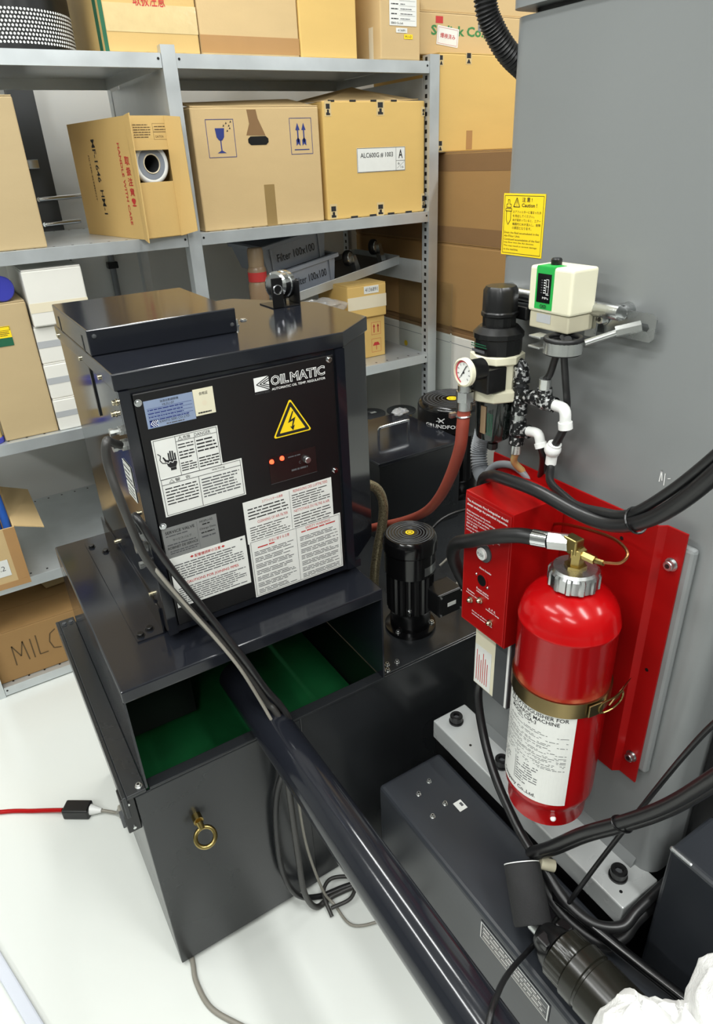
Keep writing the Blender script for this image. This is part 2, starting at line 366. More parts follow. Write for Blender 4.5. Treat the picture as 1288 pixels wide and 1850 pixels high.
for i, s in enumerate(('Drain the fluid accumulated in the', 'Air-Filter Unit.', 'Continued accumulation of the fluid', 'may flow into the Air-devices.', 'This may result in serious damage', 'to the machine.')):
    k.text(s, 0.06, 0.355 - i * 0.055, 0.06 + 0.025 * len(s), 0.39 - i * 0.055)
k.done(o)
sc_ = Ink(fmX(0.7995, 0.512, 1.128), 0.02, 0.03, 0.0004)
sc_.line([(0.1, 0.2), (0.15, 0.8), (0.3, 0.3)], 0.0015, 'inkwhite').line([(0.5, 0.1), (0.45, 0.7)], 0.0012, 'inkwhite').line([(0.7, 0.5), (0.9, 0.55)], 0.001, 'inkwhite')
sc_.done(t, 'scratch')
# machine gap by the column's near edge, its shade built as a black box
build('gap_shade_box', G().box(0.872, 1.45, 0.02, 0.386, 0.0, 1.0), 'black', t, bevel=0.01)
build('gap_trim', G().obox((0.870, 0.27, 0.80), (0, 0.8, 0.6), (0, -0.6, 0.8), (-1, 0, 0), 0.09, 0.004, 0.004), 'steel', t)
# raised rail plate behind the red bracket
build('backing_plate', G().box(0.786, 0.80, 0.43, 0.80, 0.63, 1.062), 'machine', t, bevel=0.006)

# navy cover block in the right foreground
t = thing('cover_block', 'dark navy sheet-metal cover block with a chipped corner, right foreground', 'machine cover', (0.95, 0.12, 0))
build('shell', G().box(0.760, 0.870, -0.25, 0.351, 0.0, 0.560), 'bed', t, bevel=0.008, seg=3)
build('chipped_corner', G().box(0.7592, 0.767, 0.312, 0.3514, 0.5535, 0.5607), 'chipped', t, bevel=0.003)
hexbolt('cap_screw', t, (0.80, 0.27, 0.560), (0, 0, 1), 0.0045, 0.006)

# ================================================================ fluid tank with its stand
t = thing('fluid_tank', 'dark grey sheet-metal fluid tank with raised stand and green interior', 'tank', (0.4, 1.25, 0))
g = G(); g.box(0.066, 0.405, 0.947, 0.953, 0.014, 0.543)
build('front_panel', g, 'tank', t, bevel=0.002)
build('front_panel', G().box(0.407, 1.30, 0.953, 0.959, 0.014, 0.543), 'tank', t, bevel=0.002)
build('side_panel', G().box(0.066, 0.072, 0.9535, 1.583, 0.014, 0.535), 'tank', t)
build('rear_panel', G().box(0.0725, 0.62, 1.577, 1.583, 0.014, 0.535), 'tank', t)
build('green_liner', G().box(0.0725, 0.61, 0.9595, 1.577, 0.405, 0.415), 'green', t)
build('inner_wall', G().box(0.613, 0.62, 0.9595, 1.577, 0.02, 0.54), 'black', t)
build('rim', G().box(0.094, 0.612, 0.947, 0.972, 0.5435, 0.549), 'tank', t, bevel=0.0015)
build('rim', G().box(0.052, 0.088, 0.947, 1.583, 0.5435, 0.552), 'tank', t, bevel=0.0015)
build('rim_lip', G().box(0.044, 0.052, 0.947, 1.583, 0.50, 0.552), 'tank', t, bevel=0.0015)
build('deck', G().box(0.6205, 1.55, 0.9595, 1.98, 0.02, 0.543), 'tank', t, bevel=0.002)
# stand
build('stand_top', G().box(0.088, 0.614, 0.945, 1.53, 0.757, 0.783), 'navy', t, bevel=0.003)
build('stand_side', G().box(0.088, 0.092, 0.947, 1.53, 0.552, 0.757), 'navy', t)
build('stand_side', G().box(0.610, 0.614, 0.947, 1.53, 0.549, 0.757), 'navy', t)
build('stand_back', G().box(0.0925, 0.6095, 1.526, 1.53, 0.446, 0.757), 'black', t)
build('drip_baffle', G().box(0.0925, 0.26, 1.20, 1.204, 0.446, 0.757), 'black', t)
for (x, y) in ((0.062, 1.56), (0.078, 1.56)): hexbolt('hex_bolt', t, (x, y, 0.552), (0, 0, 1), 0.005, 0.005, 'dark', False)
hexbolt('cap_screw', t, (0.078, 0.960, 0.552), (0, 0, 1), 0.005, 0.006, 'zinc')
for (x, y) in ((0.628, 0.975), (0.645, 0.983), (0.635, 0.967), (0.668, 0.978)): hexbolt('cap_screw', t, (x, y, 0.543), (0, 0, 1), 0.0045, 0.007, 'zinc')
eb = build('eye_bolt', G().cyl((0.163, 0.947, 0.424), (0.163, 0.932, 0.424), 0.010, n=16).cyl((0.163, 0.932, 0.424), (0.1645, 0.922, 0.413), 0.007, 0.006, 12).torus((0.166, 0.916, 0.394), (-0.12, -0.75, 0.55), 0.019, 0.0046), 'brass', t, smooth=50)
bk = build('socket_bracket', G().box(0.040, 0.0655, 0.953, 0.985, 0.455, 0.543), 'black', t, bevel=0.002)
build('socket', G().box(0.034, 0.040, 0.958, 0.978, 0.47, 0.495), 'dark', bk)
for z in (0.468, 0.53): build('terminal_screw', G().cyl((0.052, 0.953, z), (0.052, 0.949, z), 0.003, n=10), 'zinc', bk)
for (x, y) in ((0.36, 0.96), (0.10, 0.96), (1.2, 1.0), (0.10, 1.55), (1.2, 1.9)): build('foot', G().lathe([(0.012, 0), (0.012, 0.006), (0.006, 0.006), (0.006, 0.015)], (x, y + 0.012, 0.0), n=12), 'black', t)

# ================================================================ big drain pipe
t = thing('drain_pipe', 'long dark navy drain pipe running from the tank opening to the foreground', 'pipe', (0.335, 0.6, 0.585))
build('pipe_body', G().lathe([(0.0385, 0), (0.0385, 1.62), (0.035, 1.62), (0.035, 1.60)], (0.335, 1.10, 0.585), (0, -1, 0), 40), 'navy', t, smooth=40)
build('support_leg', G().box(0.315, 0.355, -0.45, -0.43, 0.0, 0.55), 'tank', t)

# ================================================================ oil temperature unit on the stand
t = thing('oil_temperature_unit', 'black glossy oil temperature regulator cabinet covered in warning labels', 'cooling unit', (0.42, 1.25, 0.783))
foot = [(0.202, 1.032), (0.597, 1.032), (0.698, 1.112), (0.698, 1.30), (0.578, 1.478), (0.202, 1.478)]
top = [(0.198, 1.027), (0.599, 1.027), (0.702, 1.109), (0.702, 1.302), (0.580, 1.482), (0.198, 1.482)]
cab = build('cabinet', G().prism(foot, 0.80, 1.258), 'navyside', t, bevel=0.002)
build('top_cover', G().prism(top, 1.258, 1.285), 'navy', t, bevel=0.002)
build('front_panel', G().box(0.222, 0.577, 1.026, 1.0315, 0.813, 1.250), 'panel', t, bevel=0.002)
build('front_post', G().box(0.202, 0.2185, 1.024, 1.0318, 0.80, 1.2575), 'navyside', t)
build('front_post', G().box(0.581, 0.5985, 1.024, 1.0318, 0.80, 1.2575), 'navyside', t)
build('bottom_rail', G().box(0.2187, 0.5808, 1.028, 1.0318, 0.80, 0.8125), 'navyside', t)
lid = build('junction_box_lid', G().box(0.199, 0.456, 1.156, 1.452, 1.2855, 1.328), 'navy', t, bevel=0.002)
for (x, z) in ((0.21, 1.317), (0.447, 1.300)): hexbolt('lid_screw', lid, (x, 1.156, z), (0, -1, 0), 0.0028, 0.002, 'dark', False)
for y in (1.20, 1.40): build('lid_notch', G().box(0.1982, 0.199, y, y + 0.008, 1.287, 1.312), 'black', lid)
build('lid_slot', G().box(0.1995, 0.2018, 1.205, 1.213, 1.17, 1.285), 'black', t)
hexbolt('breather_screw', t, (0.475, 1.21, 1.285), (0, 0, 1), 0.005, 0.012, 'zinc', False)
hexbolt('breather_screw', t, (0.505, 1.245, 1.285), (0, 0, 1), 0.006, 0.003, 'zinc', False)
# feet
build('foot_rail', G().box(0.150, 0.2015, 1.06, 1.50, 0.7832, 0.7865).box(0.1985, 0.2015, 1.06, 1.50, 0.7865, 0.84), 'navy', t)
for (x, y) in ((0.160, 1.075), (0.180, 1.085), (0.160, 1.47), (0.182, 1.43)): hexbolt('hex_bolt', t, (x, y, 0.7865), (0, 0, 1), 0.0062, 0.006, 'black', False)
build('foot_tab', G().box(0.565, 0.625, 1.045, 1.08, 0.7832, 0.801), 'navy', t)
build('foot_rail', G().box(0.22, 0.69, 1.12, 1.45, 0.7832, 0.80), 'black', t)
for (y, z) in ((1.048, 1.236), (1.075, 1.21), (1.12, 1.26), (1.26, 1.262), (1.455, 1.268), (1.10, 0.85), (1.36, 0.84), (1.075, 1.03)):
    hexbolt('brass_screw', t, (0.2018, y, z), (-1, 0, 0), 0.0042, 0.007, 'boltgold', False)
# service fittings on the left side
for i, (y, z, r) in enumerate(((1.05, 1.19, 0.008), (1.052, 1.165, 0.010), (1.05, 1.00, 0.011), (1.055, 0.975, 0.009), (1.05, 0.945, 0.008))):
    build('hydraulic_fitting', G().lathe([(r, 0), (r, 0.006), (r * 0.7, 0.006), (r * 0.7, 0.014), (r * 0.85, 0.014), (r * 0.85, 0.02)], (0.2018, y, z), (-1, 0, 0), 8), 'zinc', t, smooth=30)
o, k = sheet('port_label', t, fmX(0.2012, 1.10, 1.06), 0.05, 0.026, 'paper'); k.lines(0.1, 0.1, 0.9, 0.9, 3, 'inkgrey'); k.done(o)
o, k = sheet('port_label', t, fmX(0.2012, 1.10, 1.09), 0.05, 0.035, 'paper'); k.lines(0.1, 0.1, 0.9, 0.9, 3, 'inkgrey'); k.frame(0.03, 0.04, 0.97, 0.96); k.done(o)
for (x, z) in ((0.2235, 1.235), (0.5675, 1.242), (0.5655, 1.029), (0.2225, 1.018)):
    x = min(max(x, 0.2285), 0.571); hexbolt('panel_screw', t, (x, 1.026, z), (0, -1, 0), 0.0045, 0.004, 'chrome', False)
YF = 1.0258
# rating plate
o, k = sheet('rating_plate', t, fmY(0.236, YF, 1.1905), 0.079, 0.045, 'paperblue', label='pale blue metal rating plate')
k.text('油温自動調節機', 0.32, 0.86, 0.70, 0.95); k.text('HLSU-07', 0.36, 0.74, 0.60, 0.82)
for i in range(4): k.rect(0.04, 0.70 - i * 0.125, 0.96, 0.71 - i * 0.125, 'inkblue'); k.lines(0.05, 0.61 - i * 0.125, 0.9, 0.69 - i * 0.125, 1, 'inkblue', 0.5)
k.text('KANTO SEIKI CO.,LTD.', 0.25, 0.13, 0.88, 0.23, 'ink'); k.lines(0.38, 0.03, 0.75, 0.11, 1, 'inkgrey')
k.rect(0.05, 0.04, 0.20, 0.28, 'inkblue')
for q in range(3): k.line([(0.07 + q * 0.045 + 0.06, 0.27), (0.07 + q * 0.045, 0.16), (0.07 + q * 0.045 + 0.06, 0.05)], 0.001, 'inkwhite')
k.done(o)
o, k = sheet('inspection_sticker', t, fmY(0.3155, YF, 1.194), 0.034, 0.044, 'papercream')
k.text('合格証', 0.28, 0.76, 0.72, 0.88); k.lines(0.12, 0.05, 0.9, 0.14, 1, 'ink', 0.6); k.poly([(0.5 + 0.13 * math.cos(a * 0.5236), 0.45 + 0.1 * math.sin(a * 0.5236)) for a in range(12)], 'tapewhite')
k.done(o)
# DANGER
o, k = sheet('danger_label', t, fmY(0.2365, YF, 1.099), 0.1115, 0.072, 'paper')
k.frame(0.02, 0.02, 0.98, 0.98, 0.0008)
k.text('DANGER', 0.63, 0.865, 0.88, 0.945); k.text('危険', 0.46, 0.86, 0.57, 0.95)
k.rect(0.34, 0.84, 0.98, 0.85); k.rect(0.34, 0.02, 0.347, 0.98); k.rect(0.62, 0.02, 0.627, 0.84)
for a, b in (((0.38, 0.865), (0.415, 0.95)), ((0.415, 0.95), (0.45, 0.865)), ((0.45, 0.865), (0.38, 0.865))): k.line([a, b], 0.0006)
k.rect(0.413, 0.89, 0.418, 0.925)
k.lines(0.365, 0.66, 0.6, 0.80, 2, 'ink', 0.35); k.lines(0.365, 0.40, 0.6, 0.62, 3, 'ink', 0.4); k.lines(0.365, 0.10, 0.6, 0.34, 4, 'ink', 0.4)
k.lines(0.645, 0.46, 0.96, 0.80, 4, 'ink', 0.4); k.lines(0.645, 0.08, 0.96, 0.36, 4, 'ink', 0.4)
k.poly([(0.17, 0.32), (0.15, 0.48), (0.20, 0.46), (0.31, 0.46), (0.315, 0.36), (0.29, 0.27), (0.20, 0.27)])
k.rect(0.205, 0.20, 0.29, 0.265)
for i, (a, b) in enumerate(((0.195, 0.63), (0.225, 0.67), (0.257, 0.66), (0.288, 0.60))): k.rect(a, 0.46, a + 0.022, b)
k.poly([(0.15, 0.40), (0.165, 0.47), (0.13, 0.56), (0.112, 0.55)])
k.line([(0.05, 0.66), (0.09, 0.60), (0.07, 0.50), (0.10, 0.42), (0.16, 0.40)], 0.0014); k.line([(0.15, 0.43), (0.19, 0.38), (0.21, 0.43), (0.25, 0.38), (0.27, 0.43), (0.33, 0.40)], 0.0010, 'inkwhite')
k.done(o)
# warning
o, k = sheet('warning_label', t, fmY(0.2365, YF - 0.0002, 1.033), 0.146, 0.070, 'paper')
k.frame(0.02, 0.03, 0.98, 0.97, 0.0008); k.text('warning', 0.62, 0.86, 0.78, 0.93); k.text('警   告', 0.18, 0.85, 0.36, 0.93)
k.rect(0.02, 0.82, 0.98, 0.832); k.rect(0.45, 0.03, 0.456, 0.82)
for a, b in (((0.11, 0.85), (0.14, 0.93)), ((0.14, 0.93), (0.17, 0.85)), ((0.17, 0.85), (0.11, 0.85))): k.line([a, b], 0.0006)
k.lines(0.05, 0.28, 0.43, 0.76, 6, 'ink', 0.35); k.lines(0.48, 0.22, 0.95, 0.76, 7, 'inkgrey', 0.4)
k.done(o)
# service valve plate
o, k = sheet('service_valve_plate', t, fmY(0.2245, YF, 0.951), 0.098, 0.062, 'papergrey', label='grey metal service valve plate')
k.text('SERVICE VALVE', 0.05, 0.80, 0.58, 0.89, bold=0.01); k.text('サービスバルブ', 0.16, 0.55, 0.50, 0.63); k.text('ROBINET DE SERVICE', 0.05, 0.32, 0.60, 0.40, bold=0.01); k.lines(0.05, 0.70, 0.55, 0.77, 1); k.lines(0.05, 0.42, 0.58, 0.5, 1); k.lines(0.08, 0.15, 0.6, 0.28, 2)
k.text('MOPU-02', 0.68, 0.86, 0.92, 0.93); k.lines(0.72, 0.76, 0.9, 0.84, 1, 'ink'); k.text('Charge Data', 0.66, 0.62, 0.96, 0.70); k.lines(0.68, 0.50, 0.95, 0.58, 1, 'ink'); k.lines(0.68, 0.36, 0.95, 0.46, 1); k.rect(0.62, 0.1, 0.624, 0.95, 'inkgrey')
k.done(o)
# cautions for joining pipes
o, k = sheet('pipe_joining_label', t, fmY(0.2265, YF - 0.0004, 0.851), 0.143, 0.1025, 'paper')
k.text('配管接続時の注意', 0.32, 0.89, 0.66, 0.955, 'inkred', 0.012); k.text('CAUTIONS FOR JOINING PIPES', 0.16, 0.41, 0.86, 0.48, 'inkred', 0.012)
k.poly([(0.26, 0.925), (0.285, 0.95), (0.31, 0.925), (0.285, 0.9)], 'inkred'); k.poly([(0.67, 0.925), (0.695, 0.95), (0.72, 0.925), (0.695, 0.9)], 'inkred')
k.lines(0.05, 0.53, 0.95, 0.87, 7, 'inkgrey', 0.38); k.lines(0.05, 0.04, 0.95, 0.39, 8, 'inkgrey', 0.38); k.rect(0.93, 0.93, 0.96, 0.96, 'inkgrey')
k.done(o)
# air filter cleaning
o, k = sheet('filter_cleaning_label', t, fmY(0.3735, YF, 0.932), 0.1825, 0.086, 'paper')
for (a, b, c, s) in ((0.2, 0.88, 0.43, 'エアフィルターの清掃'), (0.13, 0.44, 0.47, 'CLEANING OF AIR FILTER'), (0.55, 0.90, 0.95, 'REINIGUNG DES LUFTFILTERS'), (0.54, 0.42, 0.96, 'NETTOYAGE DU FILTRE A AIR')): k.text(s, a, b, c, b + 0.065, 'inkred')
k.lines(0.04, 0.55, 0.48, 0.85, 4, 'ink', 0.35); k.lines(0.04, 0.05, 0.48, 0.40, 6, 'ink', 0.3); k.lines(0.53, 0.52, 0.97, 0.87, 6, 'ink', 0.32); k.lines(0.53, 0.04, 0.97, 0.38, 5, 'ink', 0.3); k.rect(0.505, 0.03, 0.508, 0.97, 'inkgrey')
k.done(o)
# safety warnings
o, k = sheet('safety_warning_label', t, fmY(0.3755, YF - 0.0003, 0.8135), 0.195, 0.1235, 'paper')
k.frame(0.012, 0.02, 0.988, 0.98, 0.0007)
k.text('SAFETY WARNING', 0.60, 0.91, 0.88, 0.955, 'inkred'); k.text('安全に関する注意', 0.20, 0.89, 0.42, 0.94, 'inkred'); k.lines(0.55, 0.86, 0.94, 0.90, 1, 'inkred', 0.5); k.lines(0.08, 0.84, 0.28, 0.88, 1, 'inkred', 0.5)
for a, b in ((0.04, 0.46), (0.53, 0.96)):
    for j in range(7): k.lines(a, 0.045 + j * 0.113, b, 0.045 + j * 0.113 + 0.085, 3, 'inkgrey', 0.4)
k.rect(0.496, 0.03, 0.499, 0.97, 'inkgrey')
k.done(o)
# brand lettering
k = Ink(fmY(0.4215, YF, 1.207), 0.136, 0.030)
k.rect(0.0, 0.18, 0.20, 0.98, 'inkwhite')
for q, u in enumerate((0.03, 0.075, 0.12)): k.line([(0.205, 0.98 - q * 0.13), (u, 0.58), (0.205, 0.18 + q * 0.13)], 0.0016, 'ink')
k.text('KANTO SEIKI', 0.0, 0.02, 0.20, 0.12, 'inkgrey'); k.text('AUTOMATIC OIL TEMP. REGULATOR', 0.23, 0.08, 1.0, 0.22, 'inkwhite', 0.015)
k.text('OIL', 0.225, 0.34, 0.475, 0.92, 'inkwhite', 0.045); k.text('MATIC', 0.495, 0.34, 1.0, 0.92, 'inkwhite', 0.045)
k.off += 0.0003
k.text('OIL', 0.237, 0.375, 0.463, 0.885, 'ink', -0.012); k.text('MATIC', 0.507, 0.375, 0.988, 0.885, 'ink', -0.012)
k.done(t, 'brand_lettering')
# high voltage triangle
def rtri(cx, cy, R, r, n=5):
    P = []
    for q in range(3):
        a = math.radians(90 + 120 * q); x = cx + (R - 2 * r) * math.cos(a); y = cy + (R - 2 * r) * math.sin(a)
        for i in range(n + 1): b = a + math.radians(-60 + 120 * i / n); P.append((x + r * math.cos(b), y + r * math.sin(b)))
    return P
f0 = fmY(0.4845, YF, 1.1445)
tr = build('high_voltage_sign', G().plate(rtri(0, 0, 0.0445, 0.003), f0, 0.0006), 'yellowlab', t)
k = Ink(f0, 1, 1, 0.0009); k.poly(rtri(0, 0, 0.040, 0.0022)); k.off = 0.0012; k.poly(rtri(0, 0, 0.0295, 0.0006), 'yellowlab'); k.off = 0.0015
k.poly([(0.002, 0.021), (-0.008, 0.001), (0.002, 0.004), (-0.001, -0.007), (-0.0045, -0.006), (0.001, -0.0145), (0.005, -0.0045), (0.0015, -0.006), (0.0075, 0.0095), (-0.002, 0.006), (0.0045, 0.021)])
k.done(tr)
# display window
d = build('control_window', G().box(0.432, 0.527, 1.0245, 1.0262, 1.038, 1.089), 'screen', t)
for (x, z, m) in ((0.4375, 1.0815, 'ledred'), (0.458, 1.083, 'ledred')): build('indicator_lamp', G().lathe([(0.0045, 0), (0.0035, 0.003)], (x, 1.0245, z), (0, -1, 0), 14), m, t)
build('setting_knob', G().lathe([(0.007, 0), (0.006, 0.008), (0.005, 0.009)], (0.506, 1.0245, 1.069), (0, -1, 0), 18), 'steel', t, smooth=30)
k = Ink(fmY(0.432, 1.0245, 1.038), 0.095, 0.051, 0.0003); k.lines(0.4, 0.8, 0.7, 0.9, 1, 'inkgrey'); k.lines(0.45, 0.25, 0.8, 0.4, 1, 'inkgrey'); k.text('C', 0.62, 0.5, 0.66, 0.6, 'inkgrey'); k.rect(0.0, 0.0, 1.0, 0.012, 'inkgrey'); k.done(d)

# gauge with bracket on the unit
t = thing('round_gauge', 'chrome round gauge in a black bracket on top of the black cabinet', 'gauge', (0.63, 1.34, 1.285))
build('bracket', G().box(0.597, 0.622, 1.300, 1.303, 1.285, 1.345).box(0.597, 0.660, 1.300, 1.37, 1.285, 1.2875).box(0.657, 0.660, 1.30, 1.35, 1.2875, 1.335), 'black', t, bevel=0.001)
build('gauge_case', G().lathe([(0.026, 0), (0.029, 0.003), (0.029, 0.016), (0.027, 0.018), (0.027, 0.036), (0.022, 0.040)], (0.650, 1.345, 1.323), (-0.80, -0.45, 0.1), 32), 'chrome', t, smooth=35)
build('gauge_stem', G().cyl((0.638, 1.34, 1.2875), (0.638, 1.34, 1.300), 0.008, n=8), 'steel', t)
build('bracket_ring', G().torus((0.6095, 1.299, 1.322), (0, -1, 0), 0.009, 0.0015), 'chrome', t)
# ================================================================ fire extinguisher and its panel
t = thing('extinguisher_bracket', 'red sheet-metal mounting plate bolted to the grey column behind the extinguisher', 'mounting plate', (0.78, 0.62, 0.6))
pp = [(0.7715, 0.815), (0.7715, 0.481), (0.7825, 0.474), (0.7825, 0.443), (0.7855, 0.443), (0.7855, 0.4755), (0.7745, 0.4825), (0.7745, 0.815)]
build('plate', G().prism(pp, 0.603, 1.084), 'redsheet', t)
for z in (1.030, 0.653): hexbolt('cap_screw', t, (0.7825, 0.4575, z), (-1, 0, 0), 0.0075, 0.010, 'steel')
for (y, z) in ((0.535, 1.04), (0.462, 0.835)): build('hole', G().lathe([(0.003, 0), (0.003, 0.0006)], (0.7715 if y > .5 else 0.7825, y, z), (-1, 0, 0), 10), 'black', t)
EX, EY, ER = 0.682, 0.540, 0.0735
sb = build('clamp_band', G().lathe([(ER + 0.0012, 0), (ER + 0.003, 0), (ER + 0.003, 0.028), (ER + 0.0012, 0.028)], (EX, EY, 0.800), n=56), 'strapbrass', t, smooth=40)
a = math.radians(262); cx, cy = EX + (ER + 0.004) * math.cos(a), EY + (ER + 0.004) * math.sin(a)
build('buckle_plate', G().obox((cx, cy, 0.814), (-math.sin(a), math.cos(a), 0), (0, 0, 1), (math.cos(a), math.sin(a), 0), 0.013, 0.011, 0.003), 'strapbrass', sb, bevel=0.001)
def onr(deg, r, z): q = math.radians(deg); return (EX + r * math.cos(q), EY + r * math.sin(q), z)
build('buckle_wire', G().tube([onr(268, .081, .823), onr(284, .086, .825), onr(298, .092, .825), onr(300, .092, .805), onr(284, .086, .803), onr(268, .081, .805)], 0.0016, 6, 3, 0, True), 'brass', sb)
build('buckle_lever', G().add([onr(284, .080, .806), onr(300, .086, .806), onr(312, .100, .832), onr(300, .092, .832), onr(284, .082, .806), onr(300, .088, .806), onr(312, .102, .834), onr(300, .094, .834)], [(0, 1, 2, 3), (7, 6, 5, 4), (0, 4, 5, 1), (1, 5, 6, 2), (2, 6, 7, 3), (3, 7, 4, 0)]), 'strapbrass', sb)
t = thing('fire_extinguisher', 'glossy red fire extinguisher cylinder with silver ribbed cap and white label', 'fire extinguisher', (EX, EY, 0.545))
R_ = ER
prof = [(0.060, 0.547), (0.0655, 0.547), (0.0660, 0.578), (0.0685, 0.584), (0.0690, 0.588), (0.0725, 0.593), (R_, 0.603), (R_, 0.930), (R_ + 0.0012, 0.932), (R_ + 0.0012, 0.936), (R_, 0.938), (R_ - 0.001, 0.947), (R_ - 0.006, 0.962), (R_ - 0.016, 0.975), (R_ - 0.030, 0.984), (0.036, 0.988), (0.031, 0.990), (0.031, 0.995), (0.0, 0.995)]
build('cylinder', G().lathe(prof, (EX, EY, 0), n=64), 'red', t, smooth=50)
build('drain_hole', G().sphere((EX - 0.040, EY - 0.0525, 0.566), 0.005, n=6), 'white', t)
g = G(); 
def ribs(tt): return 1.0 + 0.035 * (1 if math.cos(tt * 12) > 0.1 else -0.6)
g.lathe([(0.0345, 0.992), (0.0365, 0.994), (0.0365, 1.014), (0.034, 1.018)], (EX, EY, 0), n=96, sq=ribs)
g.lathe([(0.034, 1.018), (0.031, 1.022), (0.0, 1.022)], (EX, EY, 0), n=40)
cp = build('ribbed_cap', g, 'steel', t, smooth=30)
build('valve_body', G().lathe([(0.016, 1.022), (0.016, 1.026), (0.011, 1.026), (0.011, 1.040), (0.013, 1.040), (0.013, 1.052), (0.009, 1.055)], (EX, EY, 0), n=6), 'brass', t)
build('valve_block', G().box(EX - 0.012, EX + 0.006, EY - 0.006, EY + 0.018, 1.044, 1.068), 'brass', t, bevel=0.002)
va = build('outlet_nut', G().cyl((EX - 0.004, EY + 0.014, 1.056), (0.664, 0.578, 1.053), 0.0135, n=6), 'zinc', t)
build('hose_ferrule', G().cyl((0.664, 0.578, 1.053), (0.656, 0.600, 1.050), 0.0132, n=20), 'chrome', va, smooth=40)
build('discharge_hose', G().tube([(0.6562, 0.5995, 1.050), (0.648, 0.622, 1.046), (0.637, 0.660, 1.030), (0.634, 0.705, 1.003), (0.648, 0.762, 0.965), (0.672, 0.800, 0.915), (0.705, 0.825, 0.860), (0.74, 0.84, 0.80)], 0.0118, 16, 8), 'rubber', t, smooth=60)
build('side_port', G().cyl((EX, EY - 0.008, 1.046), (EX + 0.002, EY - 0.030, 1.046), 0.0065, n=6).cyl((EX + 0.002, EY - 0.030, 1.046), (EX + 0.003, EY - 0.044, 1.048), 0.004, n=8), 'brass', t)
build('copper_pipe', G().tube([(0.685, 0.498, 1.048), (0.690, 0.474, 1.058), (0.700, 0.474, 1.072), (0.722, 0.519, 1.066), (0.74, 0.600, 1.042), (0.752, 0.650, 1.018), (0.764, 0.676, 0.985)], 0.0024, 8, 8), 'copper', t, smooth=60)
A0, A1 = math.radians(118), math.radians(243)
def cylf(u, v, off=0.0): q = A0 + u / R_; return (EX + (R_ + 0.0004 + off) * math.cos(q), EY + (R_ + 0.0004 + off) * math.sin(q), 0.607 + v)
LW = (A1 - A0) * R_; LH = 0.199
lo, k = sheet('instruction_label', t, cylf, LW, LH, 'paper', 0.0004, 28)
k.text('FIRE EXTINGUISHER FOR', 0.24, 0.915, 0.93, 0.952, 'ink', 0.012); k.text('DISCHARGE MACHINE', 0.26, 0.868, 0.85, 0.905, 'ink', 0.012); k.text('MODEL CSA-3', 0.30, 0.822, 0.63, 0.86, 'ink', 0.012)
k.lines(0.40, 0.795, 0.58, 0.812, 1, 'inkgrey')
for v in (0.74, 0.69, 0.64, 0.60, 0.555, 0.51, 0.47, 0.43, 0.39): k.lines(0.14, v, 0.95, v + 0.03, 2, 'inkgrey', 0.35, 0.35)
k.lines(0.45, 0.12, 0.70, 0.37, 9, 'inkgrey', 0.35, 0.6); k.lines(0.14, 0.20, 0.34, 0.36, 5, 'inkgrey', 0.3); k.frame(0.43, 0.12, 0.44, 0.37, 0.0004, 'inkgrey')
k.text('Company Co.,Ltd.', 0.22, 0.028, 0.70, 0.078, 'ink', 0.015)
k.done(lo)

t = thing('alarm_control_box', 'red control box with white lettering, push button and indicator lamps', 'control box', (0.715, 0.70, 0.80))
build('housing', G().box(0.660, 0.7712, 0.646, 0.757, 0.808, 1.066), 'redsheet', t, bevel=0.0015)
fp = build('front_plate', G().box(0.6585, 0.6601, 0.648, 0.755, 0.811, 1.062), 'redsheet', t)
F = fmX(0.6585, 0.755, 0.811); k = Ink(F, 0.107, 0.251, 0.0003)
k.frame(0.01, 0.005, 0.99, 0.995, 0.0006, 'inkred')
k.text('The Automatic Fire Extinguisher should', 0.04, 0.945, 0.93, 0.968, 'inkwhite', 0.012); k.text('always undergo the periodical inspection.', 0.04, 0.915, 0.93, 0.938, 'inkwhite', 0.012)
for i, s in enumerate(('Daily inspection during work.', 'Renewal inspection of extinguisher used for a 6', 'year or more after purchase.', 'Once in every 3 years for extinguishers used for 3', 'year or years.', 'Renew the A.F.E.(Fire Extinguisher) every', 'settings and renew also used parts')):
    k.text(s, 0.04, 0.872 - i * 0.0235, min(0.95, 0.04 + 0.0185 * len(s)), 0.889 - i * 0.0235, 'inkwhite', 0.008)
k.text('Alarm', 0.40, 0.695, 0.56, 0.711, 'inkwhite'); k.text('Alarm Sounder', 0.38, 0.50, 0.66, 0.516, 'inkwhite', 0.01)
k.text('Power source', 0.34, 0.325, 0.62, 0.342, 'inkwhite', 0.01); k.text('indication lamp', 0.34, 0.302, 0.63, 0.319, 'inkwhite', 0.01)
k.text('System', 0.12, 0.262, 0.30, 0.279, 'inkwhite', 0.01); k.text('indication lamp', 0.10, 0.240, 0.40, 0.256, 'inkwhite', 0.01)
k.text('A. F. E.', 0.64, 0.228, 0.80, 0.244, 'inkwhite', 0.01); k.text('indication lamp', 0.58, 0.206, 0.88, 0.222, 'inkwhite', 0.01)
k.text('Do not set off alarm power', 0.26, 0.115, 0.72, 0.131, 'inkwhite', 0.01); k.text('indication power pay line', 0.26, 0.092, 0.74, 0.108, 'inkwhite', 0.01)
k.done(fp)
pb = build('push_button', G().lathe([(0.0165, 0), (0.0165, 0.003), (0.0125, 0.005)], F(0.052, 0.161), (-1, 0, 0), 28), 'dark', t, smooth=30)
build('button_cap', G().lathe([(0.0105, 0), (0.0105, 0.004), (0.009, 0.005)], V3(F(0.052, 0.161)) + V3((-0.005, 0, 0)), (-1, 0, 0), 24), 'white', pb, smooth=30)
k = Ink(fmX(0.6485, 0.755 - 0.052 + 0.007, 0.811 + 0.161 - 0.003), 0.014, 0.006, 0.0003); k.text('PUSH', 0, 0, 1, 1, 'inkgrey'); k.done(pb)
